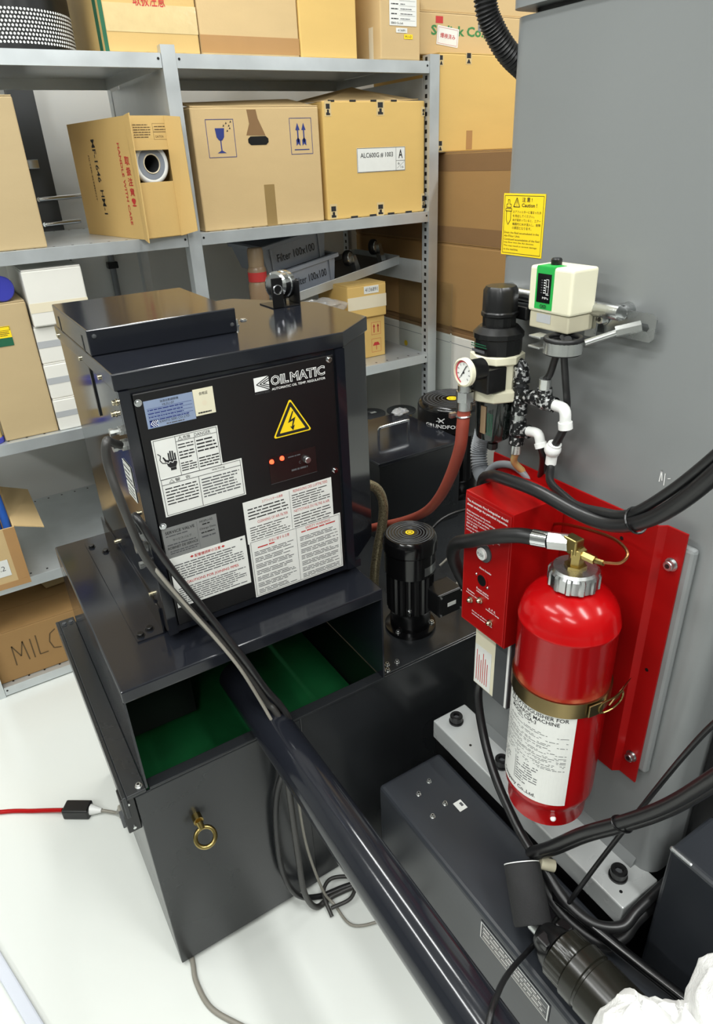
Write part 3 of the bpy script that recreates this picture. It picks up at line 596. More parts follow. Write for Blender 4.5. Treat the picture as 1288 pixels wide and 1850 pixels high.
so = build('sounder', G().lathe([(0.0135, 0), (0.0135, 0.002), (0.0105, 0.002)], F(0.050, 0.106), (-1, 0, 0), 24), 'redsheet', t)
build('sounder_mesh', G().lathe([(0.0102, 0), (0.0102, 0.0025)], F(0.050, 0.106), (-1, 0, 0), 24), 'black', so)
for (u, v) in ((0.036, 0.112), (0.064, 0.099)): build('sounder_screw', G().sphere(F(u, v, 0.001), 0.0024, n=6), 'steel', so)
for (u, v) in ((0.048, 0.0645), (0.024, 0.052), (0.075, 0.0335)):
    build('indicator_lamp', G().lathe([(0.006, 0), (0.006, 0.0025), (0.0045, 0.003), (0.004, 0.007), (0.002, 0.009)], F(u, v), (-1, 0, 0), 16), 'boltgold', t, smooth=40)

t = thing('manual_holder', 'cream and grey instruction card plate hanging below the red control box', 'card holder', (0.705, 0.71, 0.69))
build('card_plate', G().box(0.6905, 0.6935, 0.696, 0.749, 0.648, 0.8075), 'papercream', t)
build('metal_strip', G().box(0.6895, 0.7710, 0.657, 0.6955, 0.646, 0.8075), 'dark', t, bevel=0.001)
build('metal_edge', G().box(0.6885, 0.6895, 0.659, 0.664, 0.648, 0.8075), 'white', t)
o, k = sheet('instruction_card', t, fmX(0.6903, 0.748, 0.650), 0.044, 0.092, 'paper')
for i in range(6): k.rect(0.12 + i * 0.13, 0.1, 0.16 + i * 0.13, 0.88 - 0.1 * (i % 3), 'inkred')
k.done(o)

# ================================================================ air preparation set on the column
t = thing('air_filter_regulator', 'air filter regulator with black knob, cream body and dark bowl', 'air regulator', (0.73, 0.777, 1.12))
FX, FY = 0.732, 0.778
build('mount_arm', G().box(0.755, 0.80, 0.745, 0.80, 1.325, 1.345), 'black', t, bevel=0.003)
build('knob', G().lathe([(0.026, 1.332), (0.0275, 1.334), (0.0275, 1.338), (0.026, 1.340), (0.0255, 1.370), (0.022, 1.376), (0.0, 1.377)], (FX, FY, 0), n=48, sq=lambda q: 1 + 0.02 * (1 if math.cos(q * 8) > 0 else -1)), 'black', t, smooth=30)
build('knob_neck', G().lathe([(0.025, 1.316), (0.025, 1.332)], (FX, FY, 0), n=24, sq=lambda q: 1 + 0.03 * math.cos(q * 12)), 'black', t)
bn = build('bonnet', G().lathe([(0.0365, 1.276), (0.0365, 1.300), (0.039, 1.302), (0.039, 1.309), (0.036, 1.312), (0.030, 1.318)], (FX, FY, 0), n=16), 'black', t, smooth=20)
sq8 = lambda q: 1.0
build('body', G().lathe([(0.036, 1.203), (0.0425, 1.206), (0.0425, 1.221), (0.036, 1.224), (0.036, 1.262), (0.0425, 1.265), (0.0425, 1.276), (0.036, 1.277)], (FX, FY, 0), n=8), 'cream', t, bevel=0.001)
build('gauge_block', G().box(0.684, 0.722, 0.744, 0.800, 1.224, 1.262), 'black', t, bevel=0.002)
build('bowl', G().lathe([(0.0, 1.128), (0.018, 1.130), (0.027, 1.137), (0.0295, 1.150), (0.031, 1.203)], (FX, FY, 0), n=28), 'bowl', t, smooth=40)
build('sight_glass', G().box(0.7005, 0.7035, 0.765, 0.776, 1.150, 1.196), 'tan', t, bevel=0.001)
k = Ink(fmX(0.7022, 0.762, 1.148), 0.014, 0.042, 0.0005)
for i in range(4): k.rect(0.08 + i * 0.25, 0.05, 0.18 + i * 0.25, 0.95, 'inkdgreen')
k.done(t, 'bowl_print')
build('drain_cock', G().lathe([(0.006, 1.112), (0.009, 1.114), (0.009, 1.124), (0.006, 1.126), (0.006, 1.132)], (FX, FY, 0), n=8), 'black', t)
k = Ink(fmX(0.6935, 0.80, 1.282), 0.044, 0.016, 0.0008); k.lines(0.1, 0.45, 0.9, 0.9, 2, 'inkdgreen'); k.rect(0.15, 0.0, 0.8, 0.28, 'inkgrey'); k.done(t, 'bonnet_print')
GX, GY, GZ = 0.648, 0.757, 1.264
ga = build('pressure_gauge', G().lathe([(0.014, -0.036), (0.016, -0.034), (0.0165, -0.012), (0.0205, -0.006)], (GX, GY, GZ), (-1, 0, 0), 28), 'black', t, smooth=40)
build('gauge_rim', G().lathe([(0.0195, -0.006), (0.0215, -0.004), (0.0215, 0.003), (0.0190, 0.0045), (0.0185, 0.001)], (GX, GY, GZ), (-1, 0, 0), 40, cap=False), 'cream', ga, smooth=30)
build('gauge_dial', G().lathe([(0.0186, -0.001), (0.0186, 0.001)], (GX, GY, GZ), (-1, 0, 0), 32), 'dial', ga)
k = Ink(fmX(GX - 0.001, GY, GZ), 1, 1, 0.0004)
for i in range(15):
    a = math.radians(40 + i * 14); b = math.radians(40 + (i + 1) * 14); k.poly([(0.0185 * math.cos(a), 0.0185 * math.sin(a)), (0.0185 * math.cos(b), 0.0185 * math.sin(b)), (0.0155 * math.cos(b), 0.0155 * math.sin(b)), (0.0155 * math.cos(a), 0.0155 * math.sin(a))][::1], 'dialred')
for i in range(9):
    a = math.radians(-45 + i * 34); c_, s_ = math.cos(a), math.sin(a); k.line([(0.011 * c_, 0.011 * s_), (0.0145 * c_, 0.0145 * s_)], 0.0008)
k.off = 0.0008; k.line([(-0.006, -0.007), (0.006, 0.011)], 0.0014); k.poly([(0.002 * math.cos(q * 0.785), 0.002 * math.sin(q * 0.785)) for q in range(8)])
k.done(ga, 'dial_print')
t = thing('red_air_hose', 'reddish brown rubber air hose with steel coupling curving down from the regulator', 'hose', (0.75, 1.0, 0.69))
build('hose', G().tube([(0.676, 0.787, 1.198), (0.678, 0.792, 1.16), (0.690, 0.812, 1.11), (0.725, 0.88, 1.02), (0.775, 0.975, 0.925), (0.82, 1.08, 0.835), (0.832, 1.18, 0.765), (0.81, 1.27, 0.715), (0.77, 1.33, 0.683), (0.72, 1.39, 0.655), (0.66, 1.44, 0.63)], 0.0105, 14, 8), 'redhose', t, smooth=60)
build('coupling', G().cyl((0.676, 0.787, 1.192), (0.676, 0.787, 1.206), 0.0125, n=16).cyl((0.676, 0.787, 1.206), (0.676, 0.787, 1.222), 0.0145, n=6).cyl((0.676, 0.787, 1.222), (0.676, 0.787, 1.232), 0.0115, n=14).cyl((0.676, 0.787, 1.228), (0.70, 0.785, 1.240), 0.009, n=12), 'steel', t, smooth=30)
build('hose_clip', G().torus((0.677, 0.789, 1.180), (0, 0.1, 1), 0.0108, 0.0022, 24, 6).box(0.660, 0.672, 0.800, 0.806, 1.176, 1.184), 'steel', t)

t = thing('pressure_switch', 'cream pressure switch box with a green strip and black scale window', 'pressure switch', (0.745, 0.671, 1.33))
build('cover', G().box(0.720, 0.770, 0.632, 0.710, 1.352, 1.413), 'cream', t, bevel=0.004, seg=3)
build('base', G().box(0.723, 0.772, 0.635, 0.707, 1.329, 1.352), 'beige', t, bevel=0.002)
build('adjuster', G().lathe([(0.0075, 0), (0.0075, 0.007), (0.006, 0.009)], (0.742, 0.683, 1.413), n=20), 'black', t, smooth=30)
st = build('green_strip', G().box(0.7192, 0.7202, 0.664, 0.696, 1.357, 1.4125).box(0.7202, 0.742, 0.664, 0.696, 1.4125, 1.4135), 'gswitch', t)
build('scale_window', G().box(0.7185, 0.7192, 0.668, 0.6925, 1.366, 1.404), 'blackgloss', st)
k = Ink(fmX(0.7185, 0.6925, 1.357), 0.0245, 0.047, 0.0003)
k.text('MPa', 0.45, 0.30, 0.9, 0.36, 'inkwhite'); k.rect(0.68, 0.42, 0.90, 0.44, 'inkwhite')
for i in range(6): k.rect(0.50, 0.46 + i * 0.07, 0.62, 0.49 + i * 0.07, 'inkwhite'); k.rect(0.30, 0.46 + i * 0.07, 0.42, 0.485 + i * 0.07, 'inkgrey')
k.frame(0.66, 0.46, 0.86, 0.86, 0.0006, 'inkwhite'); k.line([(0.66, 0.66), (0.9, 0.66)], 0.0006, 'inkwhite'); k.text('CKD', 0.30, 0.04, 0.78, 0.14, 'ink', 0.02)
k.done(st)
build('spec_label', G().box(0.7225, 0.7232, 0.667, 0.693, 1.338, 1.350), 'plasticgrey', t)
t = thing('handle_bracket', 'stainless steel bracket bar and slotted strap fixed to the column', 'bracket', (0.79, 0.68, 1.33))
build('bar', G().tube([(0.80, 0.825, 1.357), (0.778, 0.825, 1.357), (0.774, 0.815, 1.357), (0.774, 0.61, 1.357), (0.778, 0.60, 1.357), (0.80, 0.60, 1.357)], 0.0105, 12, 4), 'steel', t, smooth=60)
sl = [(0, 0), (0.098, 0), (0.104, 0.006), (0.104, 0.030), (0.098, 0.036), (0, 0.036)]
g = G(); fn = fmX(0.786, 0.648, 1.324)
outer = sl; hole = [(0.078, 0.013), (0.092, 0.013), (0.095, 0.018), (0.092, 0.023), (0.078, 0.023), (0.075, 0.018)]
vs_ = [fn(u, v, 0.003) for u, v in outer] + [fn(u, v, 0.003) for u, v in hole] + [fn(u, v, 0) for u, v in outer] + [fn(u, v, 0) for u, v in hole]
fs_ = [(i, (i + 1) % 6, 12 + (i + 1) % 6, 12 + i)[::-1] for i in range(6)] + [(6 + i, 6 + (i + 1) % 6, 18 + (i + 1) % 6, 18 + i) for i in range(6)]
br = [(0, 1, 6, 11), (1, 2, 7, 6), (2, 3, 8, 7), (3, 4, 9, 8), (4, 5, 10, 9), (5, 0, 11, 10)]
fs_ += br + [tuple(i + 12 for i in f)[::-1] for f in br]
g.add(vs_, fs_); build('slotted_strap', g, 'steel', t)
build('angle_plate', G().box(0.772, 0.7755, 0.628, 0.648, 1.318, 1.358), 'steel', t, bevel=0.001)
hexbolt('cap_screw', t, (0.782, 0.625, 1.344), (-1, 0, 0), 0.0065, 0.010, 'steel')
t = thing('pipe_clamp', 'silver rubber-lined pipe clamp on a threaded rod below the pressure switch', 'pipe clamp', (0.715, 0.63, 1.305))
CX, CY, CZ = 0.716, 0.634, 1.317
build('ring', G().lathe([(0.025, -0.009), (0.0265, -0.010), (0.0265, 0.008), (0.025, 0.007)], (CX, CY, CZ), n=36, cap=False), 'zinc', t, smooth=40)
build('rubber_lining', G().torus((CX, CY, CZ + 0.008), (0, 0, 1), 0.0235, 0.004, 28, 8).lathe([(0.0245, -0.012), (0.0245, 0.006), (0.016, 0.006), (0.016, -0.012)], (CX, CY, CZ), n=28, cap=False), 'rubber', t, smooth=50)
for dz in (-0.008, 0.006): build('ear_tab', G().box(CX - 0.020, CX + 0.002, CY + 0.024, CY + 0.046, CZ + dz, CZ + dz + 0.003), 'zinc', t, bevel=0.001)
build('threaded_rod', G().cyl((CX + 0.012, CY - 0.026, CZ + 0.005), (0.770, 0.580, 1.338), 0.0045, n=12), 'zinc', t, smooth=40)
build('rod_nut', G().cyl((0.762, 0.588, 1.335), (0.784, 0.566, 1.343), 0.0075, n=6), 'zinc', t)

t = thing('pipe_fitting_set', 'black and silver flaked pipe elbow and tees hanging beside the regulator', 'pipe fitting', (0.745, 0.71, 1.12))
XF = 0.745
E_ = 0.0105
build('elbow', G().tube([(XF - 0.006, 0.757, 1.262), (XF, 0.746, 1.261), (XF, 0.737, 1.256), (XF, 0.735, 1.246), (XF, 0.735, 1.238)], 0.0115, 14, 5).cyl((XF, 0.735, 1.236), (XF, 0.735, 1.243), 0.0135, n=14), 'flaked', t, smooth=50)
build('nipple', G().cyl((XF, 0.735, 1.228), (XF, 0.735, 1.238), 0.0085, n=12), 'dark', t)
build('tee', G().cyl((XF, 0.735, 1.184), (XF, 0.735, 1.229), 0.0125, n=14).cyl((XF, 0.735, 1.214), (XF, 0.712, 1.217), 0.011, n=14).sphere((XF, 0.735, 1.207), 0.014, n=8), 'flaked', t, smooth=50)
build('side_tee', G().cyl((XF, 0.708, 1.217), (XF, 0.664, 1.217), 0.0115, n=14).cyl((XF, 0.683, 1.217), (XF - 0.004, 0.683, 1.238), 0.0115, n=14).sphere((XF, 0.684, 1.217), 0.0135, n=8), 'flaked', t, smooth=50)
build('nipple', G().cyl((XF, 0.712, 1.217), (XF, 0.704, 1.217), 0.0085, n=12), 'zinc', t)
build('nipple', G().cyl((XF, 0.735, 1.172), (XF, 0.735, 1.185), 0.009, n=12), 'zinc', t)
build('lower_tee', G().cyl((XF, 0.736, 1.132), (XF, 0.735, 1.174), 0.0125, n=14).cyl((XF, 0.735, 1.156), (XF, 0.712, 1.160), 0.011, n=14).sphere((XF, 0.735, 1.154), 0.014, n=8), 'flaked', t, smooth=50)
build('bottom_fitting', G().cyl((XF, 0.736, 1.116), (XF, 0.736, 1.132), 0.0095, n=12), 'zinc', t, smooth=30)
build('tube_fitting', G().cyl((XF - 0.004, 0.683, 1.238), (XF - 0.005, 0.682, 1.254), 0.0092, n=12), 'zinc', t, smooth=30)
def pushel(name, p, q, r, rad=0.008):
    build(name, G().tube([p, q, r], rad, 12, 5).cyl(V3(r) + (V3(q) - V3(r)) * 0.2, V3(r) + (V3(r) - V3(q)) * 0.25, rad * 1.25, n=14), 'white', t, smooth=50)
pushel('white_elbow', (XF, 0.664, 1.217), (XF - 0.001, 0.644, 1.215), (XF + 0.001, 0.641, 1.192), 0.0085)
pushel('white_elbow', (XF, 0.712, 1.161), (XF - 0.001, 0.691, 1.163), (XF, 0.684, 1.147), 0.0078)
build('white_union', G().cyl((0.748, 0.659, 1.156), (0.750, 0.664, 1.138), 0.0105, n=14).cyl((0.750, 0.664, 1.138), (0.750, 0.665, 1.120), 0.0085, n=14).sphere((0.748, 0.662, 1.146), 0.013, n=7), 'white', t, smooth=50)

CB = []
def cable(name, pts, r, m, label, cat='cable', group=None, n=10, sub=8):
    return single(name, G().tube(pts, r, n, sub), m, label, cat, group, smooth=60)
cable('air_tube', [(0.722, 0.640, 1.325), (0.735, 0.661, 1.295), (0.742, 0.676, 1.262), (0.740, 0.682, 1.252)], 0.0052, 'cable', 'short black air tube from the clamp to the silver tee', 'tube')
cable('air_tube', [(0.720, 0.630, 1.325), (0.735, 0.647, 1.298), (0.747, 0.650, 1.256), (0.762, 0.655, 1.21), (0.768, 0.664, 1.17), (0.775, 0.69, 1.11), (0.79, 0.722, 1.07)], 0.0052, 'cable', 'long black air tube from the clamp running behind the white fittings', 'tube')
cable('air_tube', [(0.746, 0.641, 1.190), (0.747, 0.648, 1.175), (0.748, 0.658, 1.155)], 0.0062, 'cable', 'short black tube between white elbow and white union', 'tube')
cable('air_tube', [(0.745, 0.684, 1.145), (0.752, 0.684, 1.125), (0.77, 0.70, 1.09), (0.786, 0.72, 1.055)], 0.0055, 'black', 'dark tube dropping from the lower white elbow behind the red box', 'tube')
cable('air_tube', [(0.745, 0.736, 1.116), (0.752, 0.745, 1.095), (0.770, 0.742, 1.075), (0.783, 0.733, 1.06), (0.787, 0.73, 1.04)], 0.0058, 'sand', 'short yellowish air tube below the lowest silver fitting', 'tube')
cable('grey_sleeve', [(0.765, 0.828, 1.035), (0.768, 0.805, 1.063), (0.768, 0.765, 1.077), (0.772, 0.735, 1.068), (0.785, 0.715, 1.045)], 0.0065, 'conduit', 'light grey cable arching over the top of the red control box')
def corr(i, n): return 0.0145 + 0.0016 * (1 if i % 2 else -1)
g = G().tube([(0.775, 0.845, 1.125), (0.785, 0.862, 1.095), (0.786, 0.870, 1.065), (0.780, 0.858, 1.035), (0.772, 0.836, 1.026), (0.768, 0.822, 1.03)], 0.0145, 14, 12, rfun=corr)
single('corrugated_conduit', g, 'conduit', 'grey corrugated conduit behind the regulator beside the red box', 'conduit', smooth=20)
cable('thick_cable', [(0.76, 0.835, 0.975), (0.735, 0.80, 1.045), (0.70, 0.748, 1.082), (0.665, 0.690, 1.112), (0.652, 0.600, 1.128), (0.648, 0.520, 1.127), (0.645, 0.464, 1.136), (0.637, 0.417, 1.164), (0.629, 0.378, 1.203), (0.62, 0.339, 1.256), (0.60, 0.29, 1.33), (0.58, 0.24, 1.42)], 0.0095, 'cable', 'thick black cable sweeping across the column above the extinguisher')
cable('thin_cable', [(0.7505, 0.665, 1.118), (0.72, 0.635, 1.108), (0.69, 0.58, 1.115), (0.664, 0.535, 1.127), (0.652, 0.49, 1.141), (0.644, 0.443, 1.160), (0.634, 0.392, 1.212), (0.624, 0.342, 1.278), (0.60, 0.285, 1.36), (0.58, 0.23, 1.45)], 0.0062, 'cable', 'thinner black tube from the white union joining the thick cable')
single('cable_tie', G().torus((0.642, 0.430, 1.158), (-0.1, -0.78, 0.6), 0.0155, 0.0018, 20, 6), 'black', 'black cable tie around two cables on the column', 'cable tie')
g = G(); pts = [(0.778, 0.885, 1.80), (0.772, 0.886, 1.765), (0.775, 0.884, 1.73), (0.79, 0.882, 1.705), (0.815, 0.88, 1.68), (0.85, 0.88, 1.66)]
single('ribbed_hose', G().tube(pts, 0.02, 16, 14, rfun=lambda i, n: 0.0155 + 0.0013 * (1 if i % 2 else -1)), 'rubber', 'black ribbed hose curving around the far top edge of the column', 'hose', smooth=20)

# cables around the bed and flange
cable('extinguisher_cable', [(0.712, 0.735, 0.70), (0.700, 0.745, 0.62), (0.682, 0.704, 0.548), (0.662, 0.642, 0.497), (0.652, 0.575, 0.452), (0.642, 0.524, 0.440)], 0.0088, 'cable', 'black cable hanging from the card holder down past the extinguisher')
for dx, dz, w in ((0, 0, 'upper'), (0.010, -0.016, 'lower')):
    cable('bundle_cable', [(0.640 + dx, 0.524, 0.437 + dz), (0.635 + dx, 0.48, 0.508 + dz), (0.645 + dx, 0.43, 0.592 + dz), (0.662 + dx, 0.383, 0.656 + dz), (0.672 + dx, 0.344, 0.715 + dz), (0.672 + dx, 0.312, 0.776 + dz), (0.66 + dx, 0.271, 0.869 + dz), (0.64 + dx, 0.23, 0.96 + dz)], 0.0095, 'cable', w + ' of two black cables tied together, rising to the right edge')
tt = V3((0.027, -0.086, 0.123)).normalized(); ma = V3((0.010, 0, -0.016)); ma = (ma - tt * ma.dot(tt)).normalized(); mi_ = tt.cross(ma)
single('cable_tie', G().tube([V3((0.667, 0.383, 0.648)) + ma * (0.0197 * math.cos(q * 0.3142)) + mi_ * (0.0112 * math.sin(q * 0.3142)) for q in range(20)], 0.0018, 6, 1, 0, True), 'black', 'black cable tie on the cable pair in front of the column foot', 'cable tie')
cable('loop_cable', [(0.645, 0.522, 0.436), (0.650, 0.490, 0.412), (0.650, 0.440, 0.392), (0.664, 0.392, 0.385), (0.698, 0.364, 0.386), (0.735, 0.3645, 0.396), (0.78, 0.3645, 0.404), (0.85, 0.3645, 0.412)], 0.0095, 'cable', 'black cable curling around the near end of the foot flange')
cable('loop_cable', [(0.640, 0.518, 0.425), (0.640, 0.480, 0.385), (0.645, 0.430, 0.362), (0.664, 0.376, 0.356), (0.700, 0.360, 0.356), (0.74, 0.3645, 0.362), (0.79, 0.3645, 0.368), (0.85, 0.3645, 0.372)], 0.0105, 'rubber', 'lower black hose looping below the foot flange end')
cable('edge_hose', [(0.645, 0.52, 0.404), (0.645, 0.485, 0.379), (0.652, 0.428, 0.385), (0.674, 0.345, 0.372), (0.699, 0.25, 0.362), (0.717, 0.176, 0.36)], 0.0105, 'blackgloss', 'glossy black hose running along the bed towards the white cloth')
cable('thin_wire', [(0.69, 0.24, 1.05), (0.71, 0.305, 0.911), (0.71, 0.339, 0.812), (0.71, 0.388, 0.635), (0.69, 0.423, 0.488), (0.655, 0.431, 0.426), (0.638, 0.448, 0.345), (0.590, 0.442, 0.340), (0.535, 0.425, 0.372), (0.470, 0.390, 0.46), (0.410, 0.355, 0.54), (0.345, 0.310, 0.632), (0.315, 0.290, 0.640), (0.25, 0.25, 0.66), (0.18, 0.20, 0.66)], 0.0042, 'cable', 'thin black wire crossing from the upper right over the drain pipe', 'wire')
# plug connector and foam grip
t = thing('cable_connector', 'large black barrel cable connector lying on the dark bed', 'connector', (0.59, 0.33, 0.33))
ax = V3((0.03, -1, 0.04)).normalized(); o_ = V3((0.580, 0.420, 0.388))
build('clamp_end', G().lathe([(0.020, -0.012), (0.024, -0.006), (0.026, 0.0), (0.034, 0.012), (0.038, 0.026), (0.034, 0.028)], o_, ax, 24, sq=lambda q: 1 + 0.06 * math.cos(3 * q)), 'black', t, smooth=40)
build('saddle_ear', G().obox(o_ + V3((-0.02, 0.0, 0.024)), (1, 0, 0), (0, 0, 1), ax, 0.010, 0.008, 0.024), 'black', t, bevel=0.003)
build('saddle_ear', G().obox(o_ + V3((0.024, 0.0, 0.018)), (1, 0, 0), (0, 0, 1), ax, 0.010, 0.008, 0.024), 'black', t, bevel=0.003)
build('coupling_ring', G().lathe([(0.036, 0.026), (0.043, 0.030), (0.043, 0.060), (0.041, 0.062)], o_, ax, 72, sq=lambda q: 1 + 0.02 * math.cos(24 * q)), 'barrel', t, smooth=50)
build('barrel', G().lathe([(0.041, 0.060), (0.047, 0.064), (0.047, 0.086), (0.0445, 0.088), (0.0445, 0.092), (0.047, 0.094), (0.047, 0.30)], o_, ax, 48), 'barrel', t, smooth=40)
build('cable_stub', G().lathe([(0.013, -0.03), (0.013, 0.0)], o_, ax, 14), 'steel', t, smooth=40)
t = thing('foam_grip', 'matte black foam sleeve standing beside the cable connector', 'foam sleeve', (0.585, 0.46, 0.33))
build('sleeve', G().lathe([(0.030, 0), (0.032, 0.004), (0.032, 0.092), (0.029, 0.095), (0.020, 0.095), (0.020, 0.05)], (0.576, 0.447, 0.385), V3((0.30, 0.55, 0.35)), 32), 'foam', t, smooth=40)
build('end_tag', G().lathe([(0.020, 0.0935), (0.0315, 0.0945), (0.0315, 0.096), (0.020, 0.096)], (0.576, 0.447, 0.385), V3((0.30, 0.55, 0.35)), 32, cap=False), 'white', t)
single('cable_end_cap', G().cyl((0.640, 0.500, 0.437), (0.660, 0.485, 0.430), 0.0105, n=16), 'beige', 'pale grey cable end cap by the black cable junction', 'end cap', smooth=40)
# ================================================================ steel shelving along the back wall
SH = thing('steel_shelving', 'galvanised steel shelving with slotted posts along the back wall', 'shelving', (0.73, 2.41, 0))
LEV = [1.823, 1.371, 0.857, 0.413, 0.037]
SY0, SY1 = 2.108, 2.712
for (px, side) in ((-0.17, 1), (0.730, 1), (1.631, -1)):
    for (yf, yb, s) in ((SY0 - 0.003, SY0 + 0.037, 1), (SY1 + 0.003, SY1 - 0.037, -1)):
        g = G(); g.box(px - 0.020, px + 0.020, min(yf, yf + s * 0.002), max(yf, yf + s * 0.002), 0.0, 1.842)
        sx = px - 0.020 if side < 0 else px - 0.020
        g.box(sx, sx + 0.002, min(yf + s * 0.002, yb), max(yf + s * 0.002, yb), 0.0, 1.842)
        po = build('post', g, 'galv', SH)
        if px > 1:
            q = G()
            for i in range(70): q.box(sx - 0.0005, sx, yf + s * 0.014, yf + s * 0.026, 0.03 + i * 0.026, 0.042 + i * 0.026) if s > 0 else q.box(sx - 0.0005, sx, yf - 0.026, yf - 0.014, 0.03 + i * 0.026, 0.042 + i * 0.026)
            so_ = build('slot_row', q, 'black', po); so_['kind'] = 'stuff'
for (xa, xb) in ((-0.149, 0.709), (0.751, 1.610)):
    for z in LEV:
        g = G(); g.box(xa, xb, SY0, SY1, z - 0.002, z); h = 0.034 if z > 0.1 else 0.032
        g.box(xa, xb, SY0 - 0.001, SY0 + 0.0015, z - h, z - 0.0005); g.box(xa, xb, SY1 - 0.0015, SY1 + 0.001, z - h, z - 0.0005)
        g.box(xa, xb, SY0 + 0.0015, SY0 + 0.016, z - h, z - h + 0.0015)
        g.box(xa, xa + 0.0015, SY0 + 0.002, SY1 - 0.002, z - h, z - 0.0025); g.box(xb - 0.0015, xb, SY0 + 0.002, SY1 - 0.002, z - h, z - 0.0025)
        sp = build('shelf_panel', g, 'galv', SH)
        q = G()
        for i in range(int((xb - xa) / 0.05)):
            x = xa + 0.03 + i * 0.05
            q.box(x, x + 0.006, SY0 + 0.018, SY0 + 0.026, z, z + 0.0004); q.box(x, x + 0.006, SY1 - 0.026, SY1 - 0.018, z, z + 0.0004)
        r_ = build('slot_row', q, 'black', sp); r_['kind'] = 'stuff'
        for x in (xa + 0.008, xb - 0.008): build('rivet_hole', G().lathe([(0.0035, 0), (0.0035, 0.0006)], (x, SY0 - 0.001, z - 0.013), (0, -1, 0), 10), 'black', sp)
for px in (-0.17, 0.730, 1.631):
    build('side_brace', G().add([(px - 0.018, 2.15, 1.78), (px - 0.018, 2.67, 1.78), (px - 0.018, 2.67, 1.66), (px - 0.018, 2.15, 1.60), (px - 0.0165, 2.15, 1.78), (px - 0.0165, 2.67, 1.78), (px - 0.0165, 2.67, 1.66), (px - 0.0165, 2.15, 1.60)], [(0, 1, 2, 3), (7, 6, 5, 4), (0, 4, 5, 1), (1, 5, 6, 2), (2, 6, 7, 3), (3, 7, 4, 0)]), 'galv', SH)
build('side_brace', G().box(1.6125, 1.6145, 2.15, 2.67, 1.12, 1.20), 'galv', SH)

def carton(name, label, x0, x1, y0, y1, z0, z1, m, rot=(0, 0, 0), flaps=True, toptape=None, fronttape=None, group='cartons on the shelving', cat='carton', openz=False):
    w, d, h = x1 - x0, y1 - y0, z1 - z0
    t = thing(name, label, cat, ((x0 + x1) / 2, (y0 + y1) / 2, z0), rot, group)
    g = G(); w2, d2 = w / 2, d / 2
    if openz:
        g.box(-w2, w2, -d2, -d2 + .004, 0, h); g.box(-w2, w2, d2 - .004, d2, 0, h); g.box(-w2, -w2 + .004, -d2 + .004, d2 - .004, 0, h); g.box(w2 - .004, w2, -d2 + .004, d2 - .004, 0, h); g.box(-w2 + .004, w2 - .004, -d2 + .004, d2 - .004, 0, .004)
        build('body', g, m, t, local=True)
    else:
        g.box(-w2, w2, -d2, d2, 0, h - 0.003); build('body', g, m, t, local=True, bevel=0.004)
        if flaps:
            for s in (-1, 1): build('flap', G().box(-w2 + .002, w2 - .002, min(s * 0.0008, s * (d2 - .001)), max(s * 0.0008, s * (d2 - .001)), h - 0.0028, h), m, t, local=True)
    if toptape: build('tape', G().box(-w2 + .001, w2 - .001, -0.025, 0.025, h, h + 0.0006).box(-w2 - 0.0005, -w2, -0.025, 0.025, h - 0.07, h + 0.0006), toptape, t, local=True)
    if fronttape:
        u0, u1, v0, v1, tm = fronttape; build('tape', G().box(-w2 + u0 * w, -w2 + u1 * w, -d2 - 0.0006, -d2, v0 * h, v1 * h), tm, t, local=True)
    fr = face((-w2, -d2 - 0.0001, 0), (1, 0, 0), (0, 0, 1)); lf = face((-w2 - 0.0001, d2, 0), (0, -1, 0), (0, 0, 1))
    return t, (fr, w, h), (lf, d, h)
def strip(t, F, u0, v0, u1, v1, m, name='tape'):
    fn, w, h = F; o = build(name, G().plate([(u0 * w, v0 * h), (u1 * w, v0 * h), (u1 * w, v1 * h), (u0 * w, v1 * h)], fn, 0.0006), m, t, local=True); return o
def plabel(t, F, u0, v0, u1, v1, m='paper', name='paper_label', rot=0.0):
    fn, w, h = F; W, H = (u1 - u0) * w, (v1 - v0) * h; c, s = math.cos(rot), math.sin(rot)
    f2 = lambda a, b, o=0.0: fn(u0 * w + a * c - b * s, v0 * h + a * s + b * c, o + 0.0007)
    return sheet(name, t, f2, W, H, m, 0.0004, local=True)
def ink_on(F, off=0.0004): return Ink(F[0], F[1], F[2], off)

# --- second level from the top, left bay
t, F, Lf = carton('carton', 'plain pale beige carton at the left edge of the second shelf', -0.10, 0.318, 2.125, 2.58, 1.3715, 1.729, 'cardlight')
# open carton with ring filter
W_, D_, H_ = 0.135, 0.385, 0.306
t = thing('opened_carton', 'opened tan carton with HANDLE WITH CARE print and a round filter inside', 'carton', (0.5715, 2.072, 1.3715), (0, 0, math.radians(10.6)), 'cartons on the shelving')
g = G(); g.box(0, .004, 0, D_, 0, H_).box(W_ - .004, W_, 0, D_, 0, H_).box(.004, W_ - .004, D_ - .004, D_, 0, H_).box(.004, W_ - .004, 0, D_, 0, .004).box(.004, W_ - .004, 0, D_, H_ - .004, H_)
build('body', g, 'cardpale', t, local=True)
uf = build('upper_flap', G().box(.004, W_ - .012, -0.003, 0, H_ - 0.082, H_), 'cardpale', t, local=True)
k = Ink(face((0.010, -0.003, H_ - 0.078), (1, 0, 0), (0, 0, 1)), 0.12, 0.07, 0.0004); k.lines(0.08, 0.35, 0.50, 0.85, 6, 'inkpencil', 0.35); k.frame(0.56, 0.3, 0.98, 0.85, 0.0006, 'inkpencil'); k.text('CAUTION', 0.60, 0.36, 0.80, 0.44, 'inkpencil'); k.rect(0.57, 0.55, 0.97, 0.57, 'inkpencil'); k.lines(0.6, 0.6, 0.95, 0.8, 2, 'inkpencil', 0.3); k.done(uf, local=True)
build('lower_flap', G().box(.004, W_ - .006, -0.003, 0, 0.002, 0.145), 'cardpale', t, local=True)
